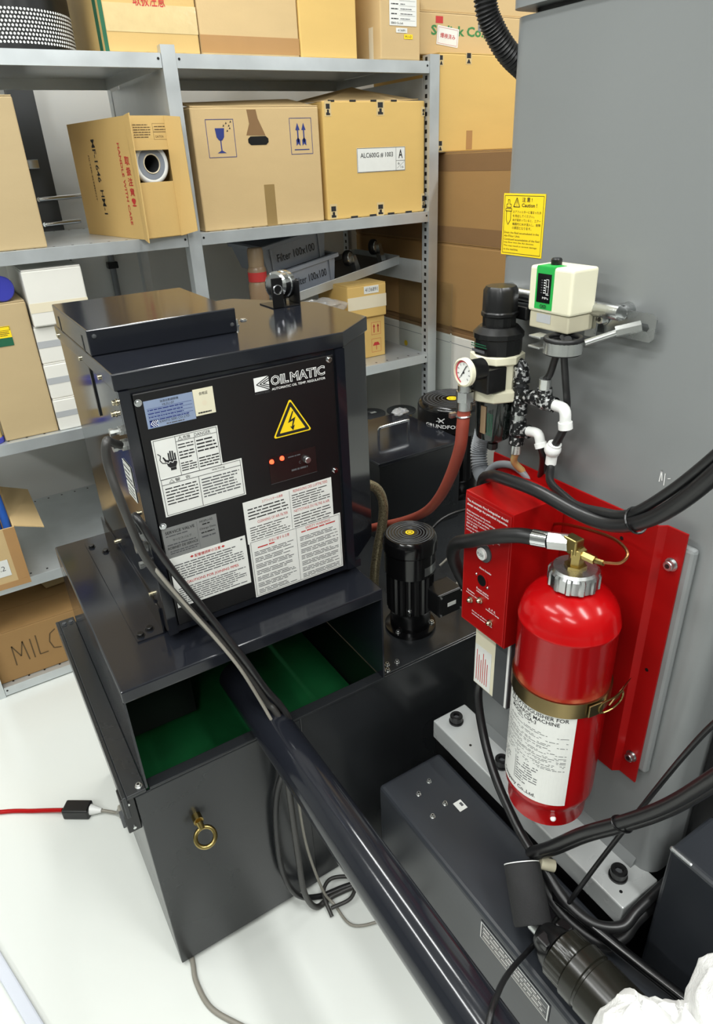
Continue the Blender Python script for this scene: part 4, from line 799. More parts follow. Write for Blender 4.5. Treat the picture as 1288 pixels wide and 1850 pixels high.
build('right_flap', G().add([(W_ - .02, -0.004, 0.0), (W_ + .012, -0.045, 0.012), (W_ + .006, -0.045, H_ - .005), (W_ - .02, -0.004, H_), (W_ - .018, -0.001, 0.0), (W_ + .015, -0.043, 0.012), (W_ + .009, -0.043, H_ - .005), (W_ - .018, -0.001, H_)], [(0, 1, 2, 3), (7, 6, 5, 4), (0, 4, 5, 1), (1, 5, 6, 2), (2, 6, 7, 3), (3, 7, 4, 0)]), 'cardpale', t, local=True)
build('left_flap', G().add([(-.001, -0.001, 0.0), (-.012, -0.045, -0.006), (-.004, -0.040, H_ + .004), (-.001, -0.001, H_), (.002, -0.001, 0.0), (-.009, -0.045, -0.006), (-.001, -0.040, H_ + .004), (.002, -0.001, H_)], [(0, 1, 2, 3)[::-1], (7, 6, 5, 4)[::-1], (0, 4, 5, 1)[::-1], (1, 5, 6, 2)[::-1], (2, 6, 7, 3)[::-1], (3, 7, 4, 0)[::-1]]), 'cardpale', t, local=True)
k = Ink(face((-0.0002, D_, 0), (0, -1, 0), (0, 0, 1)), D_, H_, 0.0006)
def vtext(k, s, uc, v0, v1, wd, ink):       # lettering that runs down the face
    vs, fs = text_mesh(s, 0.012)
    k.g.add([k.fn((uc + (y - 0.5) * wd) * k.w, (v1 - x * (v1 - v0)) * k.h, k.off) for x, y in vs], fs, k.mi(ink))
vtext(k, 'HANDLE WITH CARE', 0.84, 0.12, 0.80, 0.035, 'inkred')
for i, ch in enumerate('取扱注意!'): k.text(ch, 0.90, 0.62 - i * 0.085, 0.97, 0.69 - i * 0.085, 'inkred', 0.02)
vtext(k, 'MF-1646  HM-1', 0.42, 0.20, 0.85, 0.06, 'ink'); vtext(k, 'FILTER ELEMENT', 0.30, 0.32, 0.72, 0.02, 'inkpencil')
k.done(t, 'print', local=True)
t2 = thing('ring_filter', 'round black filter ring with white rim inside the opened carton', 'filter', (0.633, 2.105, 1.562), (0, 0, math.radians(10.6)))
build('rim', G().torus((0, 0, 0), (0, 1, 0), 0.045, 0.009, 40, 10), 'white', t2, smooth=60, local=True)
build('element', G().lathe([(0.044, -0.002), (0.044, 0.18), (0.024, 0.18), (0.024, -0.002)], (0, 0, 0), (0, 1, 0), 36, cap=False), 'dark', t2, smooth=40, local=True)
build('face_ring', G().lathe([(0.024, -0.008), (0.040, -0.008), (0.040, -0.002), (0.024, -0.002)], (0, 0, 0), (0, 1, 0), 36, cap=False), 'bindark', t2, local=True)
build('inner_lip', G().torus((0, -0.008, 0), (0, 1, 0), 0.024, 0.002, 36, 6), 'tapewhite', t2, smooth=60, local=True)
# brown carton with glass symbol
t, F, Lf = carton('carton', 'brown carton with wine glass symbol, arrows and a torn hand hole', 0.776, 1.193, 2.128, 2.56, 1.3715, 1.702, 'card', flaps=True, fronttape=(0.50, 0.585, 0.0, 0.36, 'tapeolive'))
k = ink_on(F); fn, w, h = F
def rrect(k, u0, v0, u1, v1, lw, ink): k.frame(u0, v0, u1, v1, lw, ink)
rrect(k, 0.10, 0.60, 0.31, 0.90, 0.0016, 'inkblue'); rrect(k, 0.75, 0.60, 0.935, 0.90, 0.0016, 'inkblue')
k.poly([(0.165, 0.83), (0.235, 0.83), (0.228, 0.76), (0.212, 0.735), (0.188, 0.735), (0.172, 0.76)], 'inkblue'); k.rect(0.196, 0.655, 0.204, 0.74, 'inkblue'); k.poly([(0.165, 0.635), (0.235, 0.635), (0.205, 0.655), (0.195, 0.655)], 'inkblue')
for (u, v) in ((0.225, 0.84), (0.245, 0.86), (0.265, 0.84), (0.25, 0.80), (0.28, 0.87), (0.27, 0.82)): k.poly([(u, v), (u + .014, v + .004), (u + .008, v + .018)], 'ink')
for u in (0.815, 0.865):
    k.poly([(u - .018, 0.80), (u + .018, 0.80), (u, 0.86)], 'inkblue'); k.rect(u - .005, 0.70, u + .005, 0.80, 'inkblue'); k.poly([(u - .016, 0.67), (u, 0.69), (u + .016, 0.67), (u + .016, 0.72), (u, 0.74), (u - .016, 0.72)], 'inkblue')
k.rect(0.78, 0.635, 0.905, 0.643, 'inkblue'); k.done(t, 'print', local=True)
hh = [(0.41 + 0.02, 0.69), (0.57 - 0.02, 0.69), (0.57, 0.71), (0.57, 0.74), (0.55, 0.76), (0.43, 0.76), (0.41, 0.74), (0.41, 0.71)]
build('hand_hole', G().plate([(u * w, v * h) for u, v in hh], fn, 0.0008), 'black', t, local=True)
build('torn_paper', G().plate([(u * w, v * h) for u, v in ((0.40, 0.77), (0.55, 0.765), (0.50, 0.90), (0.49, 0.97), (0.42, 0.97), (0.43, 0.86))], fn, 0.0005), 'carddark', t, local=True)
build('torn_flap', G().add([(-.2, -.216, .329), (-.05, -.214, .330), (.19, -.214, .331), (.19, -.05, .360), (-.18, -.03, .352), (-.2, -.216, .326), (-.05, -.214, .327), (.19, -.214, .328), (.19, -.05, .357), (-.18, -.03, .349)], [(0, 1, 2, 3, 4), (9, 8, 7, 6, 5), (0, 5, 6, 1), (1, 6, 7, 2), (2, 7, 8, 3), (3, 8, 9, 4), (4, 9, 5, 0)]), 'card', t, local=True)
k = ink_on(Lf)
for i in range(5): k.frame(0.55, 0.12 + i * 0.15, 0.85, 0.12 + i * 0.15 + 0.11, 0.0012, 'inkpencil'); k.lines(0.6, 0.15 + i * 0.15, 0.8, 0.2 + i * 0.15, 1, 'inkpencil')
k.done(t, 'print', local=True)
# yellow carton ALC
t, F, Lf = carton('carton', 'yellow-brown carton with white ALC600G label and raised top flap', 1.208, 1.606, 2.126, 2.60, 1.3715, 1.716, 'cardyellow', flaps=False)
build('raised_flap', G().add([(-.199, -.23, .343), (.10, -.23, .345), (.199, -.20, .350), (.19, 0.0, .365), (.02, -.06, .395), (-.199, -.02, .352), (-.199, -.23, .340), (.10, -.23, .342), (.199, -.20, .347), (.19, 0.0, .362), (.02, -.06, .392), (-.199, -.02, .349)], [(0, 1, 2, 3, 4, 5), (11, 10, 9, 8, 7, 6)] + [(i, 6 + i, 6 + (i + 1) % 6, (i + 1) % 6) for i in range(6)]), 'card', t, local=True)
o, k = plabel(t, F, 0.30, 0.395, 0.79, 0.605)
k.frame(0.005, 0.01, 0.995, 0.99, 0.0012); k.text('ALC600G # 1003', 0.07, 0.58, 0.74, 0.80, 'ink', 0.01); k.rect(0.80, 0.02, 0.805, 0.98); k.text('A', 0.855, 0.52, 0.945, 0.88, 'ink', 0.02); k.rect(0.80, 0.42, 0.995, 0.435); k.line([(0.82, 0.1), (0.98, 0.38)], 0.0008, 'inkgrey'); k.text('6', 0.84, 0.25, 0.88, 0.36, 'inkgrey'); k.text('16', 0.90, 0.1, 0.96, 0.2, 'inkgrey'); k.done(o, local=True)
for (u, v, uw, vh) in ((0.03, 0.88, 0.035, 0.09), (0.03, 0.02, 0.045, 0.10), (0.52, 0.88, 0.05, 0.10), (0.50, 0.01, 0.05, 0.09), (0.975, 0.03, 0.025, 0.12), (0.975, 0.87, 0.02, 0.05)):
    s_ = strip(t, F, u - 0.012, v - 0.01, min(1.0, u + uw + 0.012), v + vh + 0.02, 'tapewhite' if False else 'tapeclear')
    kk = Ink(F[0], F[1], F[2], 0.0009); kk.rect(u, v + vh * 0.55, u + uw, v + vh); kk.rect(u + uw * 0.25, v + vh * 0.2, u + uw * 0.75, v + vh * 0.5); kk.poly([(u, v), (u + uw, v), (u + uw, v + vh * 0.18), (u, v + vh * 0.25)]); build('tape_print', kk.g, kk.inks, s_, local=True)
kk = ink_on(F, 0.0005)
for i in range(4): kk.rect(0.22 + i * 0.19, 0.0, 0.22 + i * 0.19 + 0.07, 0.018); kk.rect(0.05 + i * 0.2, 0.985, 0.05 + i * 0.2 + 0.06, 1.0)
kk.done(t, 'edge_print', local=True)

# --- top level
ZT = 1.8235
t = thing('perforated_drum', 'black drum with a perforated white-dotted band on top of the shelving', 'drum', (0.365, 2.315, ZT))
DR = 0.172
build('drum_wall', G().lathe([(DR - .004, 0), (DR, 0.004), (DR, 0.35), (DR - .004, 0.354)], (0.365, 2.315, ZT), n=64), 'black', t, smooth=40)
g = G()
for r in range(9):
    for j in range(74):
        a = math.radians(150) + math.radians(220) * (j + 0.5 * (r % 2)) / 74; z = ZT + 0.018 + r * 0.0085
        u = V3((-math.sin(a), math.cos(a), 0)); n_ = V3((math.cos(a), math.sin(a), 0)); c = V3((0.365, 2.315, z)) + n_ * (DR + 0.0006)
        g.add([c + (u * math.cos(q * 1.0472) + V3((0, 0, 1)) * math.sin(q * 1.0472)) * 0.0031 for q in range(6)], [tuple(range(6))])
for r in range(2):
    for j in range(74):
        a = math.radians(150) + math.radians(220) * (j + 0.5 * (r % 2)) / 74; z = ZT + 0.135 + r * 0.0085
        u = V3((-math.sin(a), math.cos(a), 0)); n_ = V3((math.cos(a), math.sin(a), 0)); c = V3((0.365, 2.315, z)) + n_ * (DR + 0.0006)
        g.add([c + (u * math.cos(q * 1.0472) + V3((0, 0, 1)) * math.sin(q * 1.0472)) * 0.0031 for q in range(6)], [tuple(range(6))])
o = build('perforation', g, 'white', t); o['kind'] = 'stuff'
t, F, Lf = carton('carton', 'pale carton wrapped in clear tape with red Japanese print', 0.572, 0.832, 2.13, 2.45, ZT, 2.08, 'cardpale')
s_ = strip(t, F, 0.045, 0.18, 1.0, 0.42, 'tapeclear'); strip(t, F, 0.0, 0.0, 0.04, 1.0, 'inkdgreen', 'corner_band')
k = ink_on(F, 0.0009); k.text('取扱注意', 0.35, 0.40, 0.68, 0.52, 'inkred', 0.01); k.done(t, 'print', local=True)
o, k = plabel(t, F, 0.25, 0.50, 0.95, 0.90); k.lines(0.1, 0.1, 0.9, 0.9, 5, 'plasticgrey'); k.done(o, local=True)
build('green_band', G().box(-0.1306, -0.13, -0.14, -0.11, 0, 0.25), 'inkdgreen', t, local=True)
t, F, Lf = carton('carton', 'large plain tan carton with a band of brown tape along its foot', 0.836, 1.143, 2.13, 2.55, ZT, 2.14, 'card')
strip(t, F, 0.0, 0.02, 1.0, 0.15, 'tape')
t, F, Lf = carton('carton', 'plain yellow carton between the tan carton and the labelled one', 1.147, 1.345, 2.128, 2.5, ZT, 2.12, 'cardyellow')
t, F, Lf = carton('carton', 'tan carton with white wire label near the shelving corner', 1.425, 1.578, 2.115, 2.42, ZT, 2.05, 'card', flaps=True)
o, k = plabel(t, F, 0.22, 0.40, 0.90, 0.86)
k.text('Sodick AP Wire', 0.05, 0.86, 0.95, 0.95, 'inkblue', 0.015)
for i in range(6): k.lines(0.06, 0.74 - i * 0.12, 0.32, 0.80 - i * 0.12, 1, 'ink'); k.rect(0.36, 0.73 - i * 0.12, 0.95, 0.735 - i * 0.12, 'inkgrey'); k.lines(0.4, 0.75 - i * 0.12, 0.85, 0.80 - i * 0.12, 1, 'inkgrey', 0.4, 0.8)
k.text('SEIKO Co.,Ltd.', 0.05, 0.03, 0.50, 0.09, 'ink', 0.015); k.done(o, local=True)
o, k = plabel(t, F, 0.38, 0.32, 0.66, 0.375); k.text('4136891', 0.15, 0.25, 0.85, 0.75); k.done(o, local=True)
o, k = plabel(t, F, 0.58, 0.25, 0.80, 0.305, 'yellowlab'); k.text('M11-D', 0.15, 0.25, 0.85, 0.75); k.done(o, local=True)
strip(t, Lf, 0.78, 0.0, 0.86, 0.40, 'tapewhite'); strip(t, Lf, 0.78, 0.78, 0.86, 1.0, 'tapewhite')

# --- big cartons stacked to the right of the shelving
GRP = 'cartons stacked beside the shelving'
t = thing('white_cabinet', 'white low cabinet supporting the tall stack of brown cartons', 'cabinet', (2.05, 2.25, 0))
build('body', G().box(1.69, 2.40, 1.74, 2.76, 0.0, 0.925), 'cardwhite', t, bevel=0.003); build('lid_line', G().box(1.6895, 1.69, 1.742, 2.758, 0.895, 0.897), 'conduit', t)
build('yellow_spot', G().plate([(0.012 * math.cos(i * .5236), 0.012 * math.sin(i * .5236)) for i in range(12)], fmX(1.6898, 2.36, 0.84), 0.0004), 'yellowlab', t)
single('cardboard_sheet', G().box(1.692, 2.38, 1.76, 2.74, 0.9255, 0.938).box(1.70, 2.37, 1.78, 2.72, 0.938, 0.955), 'carddark', 'folded cardboard layer between white cabinet and brown carton', 'cardboard', bevel=0.002)
t, F, Lf = carton('carton', 'large brown carton standing on the white cabinet', 1.692, 2.30, 1.78, 2.74, 0.9555, 1.256, 'cardstack', group=GRP)
t, F, Lf = carton('carton', 'brown carton with tape band, below the bright yellow carton', 1.692, 2.30, 1.76, 2.74, 1.2565, 1.556, 'cardstack', group=GRP)
strip(t, Lf, 0.0, 0.02, 1.0, 0.20, 'carddark'); strip(t, Lf, 0.0, 0.80, 1.0, 0.98, 'carddark')
t, F, Lf = carton('carton', 'bright yellow carton beside the shelving with black printed tape corners', 1.660, 2.05, 2.118, 2.52, 1.5565, 1.850, 'cardyellow', group=GRP)
for (u, v, uw, vh) in ((0.004, 0.02, 0.035, 0.10), (0.30, 0.90, 0.045, 0.10), (0.004, 0.88, 0.03, 0.09)):
    s_ = strip(t, F, max(0, u - 0.01), v - 0.01, u + uw + 0.01, min(1.0, v + vh), 'tapeclear'); kk = Ink(F[0], F[1], F[2], 0.0009); kk.rect(u, v + vh * 0.5, u + uw, v + vh); kk.poly([(u, v), (u + uw, v), (u + uw * .6, v + vh * .4), (u + uw * .4, v + vh * .4)]); build('tape_print', kk.g, kk.inks, s_, local=True)
strip(t, F, 0.32, 0.02, 0.39, 0.22, 'tape')
t, F, Lf = carton('carton', 'long tan carton with green company lettering on top of the stack', 1.630, 2.25, 2.19, 2.60, 1.8505, 1.972, 'card', group=GRP)
k = ink_on(F); k.text('Sodick Co.,Ltd.', 0.08, 0.42, 0.60, 0.70, 'inkgreen', 0.03); k.rect(0.11, 0.74, 0.16, 0.90, 'inkred'); k.done(t, 'print', local=True)
strip(t, F, 0.41, 0.60, 0.485, 1.0, 'conduit')
o, k = plabel(t, F, 0.115, 0.26, 0.265, 0.70, rot=-0.10); k.frame(0.05, 0.07, 0.95, 0.93, 0.0008, 'inkred'); k.text('爆検済み', 0.15, 0.38, 0.85, 0.65, 'inkred', 0.01); k.done(o, local=True)
t, F, Lf = carton('carton', 'topmost tan carton of the stack, cut by the upper photo edge', 1.640, 2.25, 2.20, 2.60, 1.9725, 2.16, 'card', group=GRP)
single('acrylic_sheet', G().box(1.664, 1.672, 2.035, 2.375, 0.0, 1.122), 'acrylic', 'clear acrylic sheet standing on edge behind the shelving post', 'acrylic sheet')

# --- third level, left bay
Z3 = 0.8575
t, F, Lf = carton('carton', 'tall beige carton with yellow and green label on the third shelf', 0.078, 0.226, 2.128, 2.45, Z3, 1.243, 'cardlight')
o, k = plabel(t, F, 0.30, 0.70, 0.62, 0.84, 'yellowlab'); k.rect(0.0, 0.0, 1.0, 0.42, 'inkdgreen'); k.lines(0.1, 0.5, 0.9, 0.75, 3, 'ink', 0.4); k.frame(0.02, 0.78, 0.98, 0.98, 0.001); k.done(o, local=True)
for i, (za, zb, nm) in enumerate(((Z3, 0.955, 'lowest'), (0.9555, 1.06, 'middle'), (1.0605, 1.167, 'third'))):
    t, F, Lf = carton('small_carton', nm + ' of the white cartons stacked beside the tall beige carton', 0.2285, 0.365, 2.122 + 0.004 * i, 2.40, za, zb, 'cardwhite', group='white cartons on the third shelf')
    strip(t, F, 0.0, 0.42, 1.0, 0.60, 'plasticgrey')
t, F, Lf = carton('small_carton', 'topmost larger white carton of the stack beside the tall beige carton', 0.232, 0.390, 2.116, 2.46, 1.1675, 1.320, 'cardwhite', group='white cartons on the third shelf')
strip(t, F, 0.0, 0.25, 1.0, 0.42, 'tapewhite')
t = thing('lying_bottle', 'white bottle with a blue cap lying on the tall beige carton', 'bottle', (0.165, 2.2, 1.2435))
build('cap', G().lathe([(0.030, 0), (0.0335, 0.004), (0.0335, 0.022), (0.031, 0.024)], (0.178, 2.128, 1.2775), (-0.25, 1, 0), 28), 'plasticblue', t, smooth=40)
build('body', G().lathe([(0.0325, 0.024), (0.0325, 0.15), (0.030, 0.155)], (0.178, 2.128, 1.2775), (-0.25, 1, 0), 28), 'plasticgrey', t, smooth=40)
t = thing('standing_tube', 'clear tube with blue caps and amber filling at the left edge', 'container', (0.048, 2.145, Z3))
build('bottom_cap', G().lathe([(0.027, 0), (0.029, 0.002), (0.029, 0.014), (0.027, 0.016)], (0.048, 2.145, Z3), n=24), 'plasticblue', t, smooth=40)
build('filling', G().lathe([(0.026, 0.016), (0.026, 0.045)], (0.048, 2.145, Z3), n=24), 'sand', t, smooth=40)
build('paper_wrap', G().lathe([(0.0265, 0.045), (0.0265, 0.12)], (0.048, 2.145, Z3), n=24), 'paper', t, smooth=40)
build('top_cap', G().lathe([(0.027, 0.12), (0.029, 0.122), (0.029, 0.138), (0.026, 0.141)], (0.048, 2.145, Z3), n=24), 'plasticblue', t, smooth=40)

# --- fourth level, left bay
Z4 = 0.4135
t, F, Lf = carton('open_carton', 'open taped carton holding blue film on the fourth shelf', -0.30, 0.028, 2.075, 2.43, Z4, 0.612, 'card', openz=True)
strip(t, F, 0.90, 0.101, 1.0, 1.0, 'tape'); strip(t, F, 0.0, 0.0, 1.0, 0.10, 'tape')
o, k = plabel(t, F, 0.40, 0.22, 0.86, 0.50); k.text('No.2', 0.62, 0.35, 0.92, 0.65, 'inkgrey'); k.done(o, local=True)
build('open_flap', G().add([(.164, -.17, .199), (.164, .17, .199), (.245, .17, .165), (.245, -.15, .160), (.164, -.17, .196), (.164, .17, .196), (.245, .17, .162), (.245, -.15, .157)], [(0, 3, 2, 1), (4, 5, 6, 7), (0, 1, 5, 4), (1, 2, 6, 5), (2, 3, 7, 6), (3, 0, 4, 7)]), 'card', t, local=True)
build('open_flap', G().box(-.164, .160, .174, .178, .199, .30), 'card', t, local=True)
for i in range(3):
    x = 0.008 - i * 0.026; single('film_roll', G().tube([(x, 2.11 + 0.03 * i, Z4 + .006 + 0.012), (x + 0.003, 2.14 + 0.03 * i, 0.58), (x - 0.002, 2.19 + 0.03 * i, 0.76 - 0.012 * i)], 0.012, 10, 4), ('filmblue', 'filmblue', 'film')[i], ('blue film tube standing foremost in the open carton', 'second blue film tube, behind the foremost one in the open carton', 'clear film tube standing behind the blue ones')[i], 'film tube', 'film tubes in the open carton', smooth=50)
# --- bottom level, left bay
Z5 = 0.0375
t, F, Lf = carton('carton', 'brown carton with handwritten MILCH on the lowest shelf', -0.30, 0.18, 2.13, 2.40, Z5, 0.232, 'cardstack')
k = ink_on(F); uu = 0.455
def stroke(pts): k.line([(0.43 + a * 0.40, 0.22 + b * 0.62) for a, b in pts], 0.004, 'inkpencil')
stroke([(0.02, 0.1), (0.03, 0.75), (0.13, 0.35), (0.21, 0.8), (0.24, 0.15)]); stroke([(0.33, 0.8), (0.33, 0.15)]); stroke([(0.43, 0.85), (0.42, 0.2), (0.56, 0.2)]); stroke([(0.76, 0.85), (0.66, 0.75), (0.62, 0.5), (0.66, 0.25), (0.78, 0.2)]); stroke([(0.86, 0.9), (0.86, 0.2)]); stroke([(0.86, 0.55), (0.98, 0.55)]); stroke([(0.98, 0.9), (0.98, 0.2)])
k.done(t, 'handwriting', local=True)
t, F, Lf = carton('carton', 'dark brown taped carton behind the MILCH carton, left side', -0.34, 0.02, 2.405, 2.69, Z5, 0.31, 'carddark')
strip(t, F, 0.9, 0.0, 1.0, 1.0, 'tape'); o, k = plabel(t, F, 0.30, 0.45, 0.80, 0.85, 'plasticgrey'); k.lines(0.1, 0.1, 0.9, 0.9, 4, 'inkgrey'); k.done(o, local=True)
t, F, Lf = carton('open_carton', 'open brown carton behind the MILCH carton with drooping flap', 0.04, 0.36, 2.405, 2.69, Z5, 0.255, 'carddark', openz=True)
build('open_flap', G().add([(-.16, -.142, .216), (.16, -.142, .216), (.13, -.21, .20), (-.13, -.23, .198), (-.16, -.142, .220), (.16, -.142, .220), (.13, -.21, .204), (-.13, -.23, .202)], [(0, 1, 2, 3), (7, 6, 5, 4), (0, 4, 5, 1), (1, 5, 6, 2), (2, 6, 7, 3), (3, 7, 4, 0)]), 'card', t, local=True)

# --- third level, right bay
t, F, Lf = carton('small_carton', 'small tan carton with red printed symbols under the numbered one', 1.345, 1.477, 2.205, 2.40, Z3, 1.014, 'cardyellow')
k = ink_on(F); k.frame(0.52, 0.55, 0.85, 0.85, 0.001, 'inkred'); k.frame(0.52, 0.12, 0.85, 0.45, 0.001, 'inkred')
for u in (0.60, 0.74): k.rect(u, 0.60, u + 0.03, 0.76, 'inkred'); k.poly([(u - .025, 0.74), (u + .055, 0.74), (u + .015, 0.81)], 'inkred')
k.poly([(0.56, 0.28), (0.81, 0.28), (0.75, 0.36), (0.62, 0.36)], 'inkred'); k.rect(0.675, 0.17, 0.695, 0.28, 'inkred'); k.done(t, 'print', local=True)
t, F, Lf = carton('small_carton', 'tan carton numbered 4136891 with wide clear tape on the third shelf', 1.308, 1.479, 2.195, 2.42, 1.0145, 1.136, 'cardyellow')
strip(t, F, 0.0, 0.28, 1.0, 0.66, 'tapewhite'); o, k = plabel(t, F, 0.42, 0.72, 0.80, 0.94); k.text('4136891', 0.08, 0.25, 0.92, 0.78); k.done(o, local=True)
t, F, Lf = carton('carton', 'brown carton under the spray bottle on the third shelf', 0.86, 1.05, 2.14, 2.40, Z3, 1.10, 'card')
t, F, Lf = carton('carton', 'brown carton under the crumpled plastic bag on the third shelf', 1.06, 1.295, 2.14, 2.29, Z3, 1.04, 'card')
TR = math.radians(-10.2)
t = thing('dolly_tray', 'tilted grey steel dolly turned upside down on the third shelf', 'dolly', (1.128, 2.30, 1.086), (0, TR, 0))
build('tray', G().box(0, .50, 0, .33, 0, .003).box(0, .50, -.002, 0, 0, .032).box(0, .50, .33, .332, 0, .032).box(-.002, 0, 0, .33, 0, .032).box(.50, .502, 0, .33, 0, .032), 'galv', t, local=True, bevel=0.001)
build('rubber_mat', G().box(.005, .495, .005, .325, .0032, .012), 'rubber', t, local=True)
for (x, y) in ((.30, .05), (.44, .08)):
    cs = build('caster_wheel', G().lathe([(.010, -.010), (.026, -.010), (.029, -.006), (.029, .006), (.026, .010), (.010, .010)], (x, y, .075), (0.5, -0.85, 0), 28), 'rubber', t, local=True, smooth=40)
    build('hub', G().lathe([(.022, 0), (.020, .003), (.008, .006), (.0, .006)], (x + .0055, y - .0093, .075), (0.5, -0.85, 0), 24), 'zinc', cs, local=True, smooth=40)
    build('fork', G().add([(x + .012, y - .022, .08), (x + .030, y - .012, .08), (x + .046, y - .006, .012), (x + .012, y - .026, .012), (x + .012, y + .010, .08), (x + .030, y + .020, .08), (x + .046, y + .026, .012), (x + .012, y + .006, .012)], [(0, 3, 2, 1), (4, 5, 6, 7), (0, 1, 5, 4), (1, 2, 6, 5), (2, 3, 7, 6), (3, 0, 4, 7)]), 'zinc', cs, local=True)
ct, st = math.cos(-TR), math.sin(-TR)
def bin_(label, lx, lz, w, word, m):
    t = thing('storage_bin', label, 'bin', (1.128 + lx * ct - lz * st, 2.335, 1.086 + lx * st + lz * ct), (0, TR, 0), 'grey storage bins on the tilted dolly')
    h = 0.10; d = .28; g = G(); ins = .016
    P = lambda i, z: [(i, i, z), (w - i, i, z), (w - i, d - i, z), (i, d - i, z)]
    vs = P(ins, 0) + P(0, h) + P(.006, h) + P(ins + .004, .004)
    fs = [(0, 3, 2, 1)] + [(i, (i + 1) % 4, 4 + (i + 1) % 4, 4 + i) for i in range(4)] + [(4 + i, 4 + (i + 1) % 4, 8 + (i + 1) % 4, 8 + i) for i in range(4)] + [(8 + i, 8 + (i + 1) % 4, 12 + (i + 1) % 4, 12 + i) for i in range(4)] + [(12, 13, 14, 15)]
    build('shell', g.add(vs, fs), m, t, local=True)
    build('rim', G().box(-.010, w + .010, -.010, .0, h - .014, h).box(-.010, 0, 0, d, h - .014, h).box(w, w + .010, 0, d, h - .014, h), m, t, local=True, bevel=.001)
    for x in (w * .12, w * .86): build('rib', G().add([(x, .0, h - .015), (x + .008, .0, h - .015), (x + .008, ins, .0), (x, ins, .0), (x, -.006, h - .015), (x + .008, -.006, h - .015), (x + .008, ins - .006, .0), (x, ins - .006, .0)], [(0, 1, 2, 3), (7, 6, 5, 4), (0, 4, 5, 1), (1, 5, 6, 2), (2, 6, 7, 3), (3, 7, 4, 0)]), m, t, local=True)
    k = Ink(face((0, ins * .5 - .004, 0), (1, 0, 0), (0, 0, 1)), w, h, 0.004)
    sl = ins / h
    k.fn = lambda u, v, o=0.0: V3((u, ins - v * sl - .0012 - o * .2, v)); k.text(word, 0.22, 0.30, 0.80, 0.58, 'ink'); k.done(t, 'handwriting', local=True)
bin_('lower grey bin marked Filter 100x100 on the tilted dolly', .005, .0125, .235, 'Filter 100x100', 'binblue')
bin_('upper grey bin marked Filter 100x100, stacked on the lower bin', -.05, .113, .27, 'Filter 100x100', 'bindark')
t = thing('spray_bottle', 'tan bottle with red label behind the black cabinet', 'bottle', (0.962, 2.20, 1.1005))
build('body', G().lathe([(0.030, 0), (0.033, 0.004), (0.033, 0.085), (0.030, 0.095)], (0.962, 2.2, 1.1005), n=24), 'bottlebrown', t, smooth=40)
build('label_band', G().lathe([(0.0315, 0.098), (0.0315, 0.128)], (0.962, 2.2, 1.1005), n=24), 'inkred', t, smooth=40)
build('shoulder', G().lathe([(0.030, 0.095), (0.031, 0.135), (0.028, 0.142), (0.026, 0.145)], (0.962, 2.2, 1.1005), n=24), 'bottlebrown', t, smooth=40)
build('cap', G().lathe([(0.0265, 0.145), (0.0265, 0.195), (0.023, 0.203), (0, 0.204)], (0.962, 2.2, 1.1005), n=24), 'tan', t, smooth=40)
rn = random.Random(3)
def blob(c, sx, sy, sz, amp, n=16):
    rings = []
    for i in range(1, n):
        th = math.pi * i / n; ring = []
        for j in range(2 * n):
            ph = math.pi * j / n; k_ = 1 + amp * (math.sin(3 * ph + 2 * th) * .5 + math.sin(7 * ph - 5 * th + 1) * .3 + (rn.random() - .5) * .5)
            ring.append((c[0] + sx * k_ * math.sin(th) * math.cos(ph), c[1] + sy * k_ * math.sin(th) * math.sin(ph), c[2] - sz * k_ * math.cos(th)))
        rings.append(ring)
    return rings
single('plastic_bag', G().ring_surf(blob((1.19, 2.205, 1.075), .105, .05, .032, .22)), 'film', 'crumpled clear plastic bag under the tilted dolly', 'plastic bag', smooth=40)
# --- fourth level, right bay: wire spools
def spool(x, y, z0, h, label, r=0.062, m='sand'):
    t = thing('wire_spool', label, 'wire spool', (x, y, z0), group='wire spools on the fourth shelf')
    build('lower_flange', G().lathe([(r, 0), (r, .008)], (x, y, z0), n=32), 'black', t, smooth=40)
    build('winding', G().lathe([(r * .72, .008), (r * .72, h - .008)], (x, y, z0), n=28), m, t, smooth=40)
    build('upper_flange', G().lathe([(r, h - .008), (r, h - .002), (r - .004, h), (r * .35, h), (r * .3, h - .004), (0, h - .004)], (x, y, z0), n=32), 'dark', t, smooth=30)
    build('paper_tag', G().box(x - .004, x + .022, y - .012, y + .004, z0 + h, z0 + h + .0006), 'paper', t)
spool(1.450, 2.285, Z4, .185, 'wire spool with golden winding at the left of the fourth shelf')
spool(1.575, 2.240, Z4, .185, 'wire spool at the right end of the fourth shelf')
spool(1.455, 2.44, Z4, .36, 'taller dark wire spool behind the golden one', .066, 'tan')

# --- wall behind the left bay
t = thing('dark_upright', 'dark grey steel upright with chrome grab bars against the back wall', 'upright', (0.46, 2.86, 0))
build('upright_plate', G().box(0.415, 0.500, 2.86, 2.915, 0.0, 2.0), 'dark', t, bevel=0.003)
for (z, x1_) in ((1.468, 0.60), (1.385, 0.56)): build('chrome_bar', G().cyl((0.435, 2.845, z), (x1_, 2.845, z + 0.004), 0.008, n=14).cyl((0.435, 2.845, z), (0.435, 2.86, z), 0.008, n=12), 'chrome', t, smooth=40)
build('latch', G().box(0.425, 0.462, 2.845, 2.86, 1.565, 1.595), 'chrome', t, bevel=0.003)
t = thing('wall_conduit', 'thin grey conduit with clip running down the back wall', 'conduit', (0.64, 2.9, 0))
build('pipe', G().cyl((0.655, 2.905, 0.0), (0.655, 2.905, 1.36), 0.012, n=14), 'conduit', t, smooth=40); build('clip', G().box(0.635, 0.675, 2.888, 2.919, 1.205, 1.23), 'black', t, bevel=0.003)
build('cross_rail', G().box(0.668, 1.6, 2.895, 2.92, 1.30, 1.325), 'dark', t)
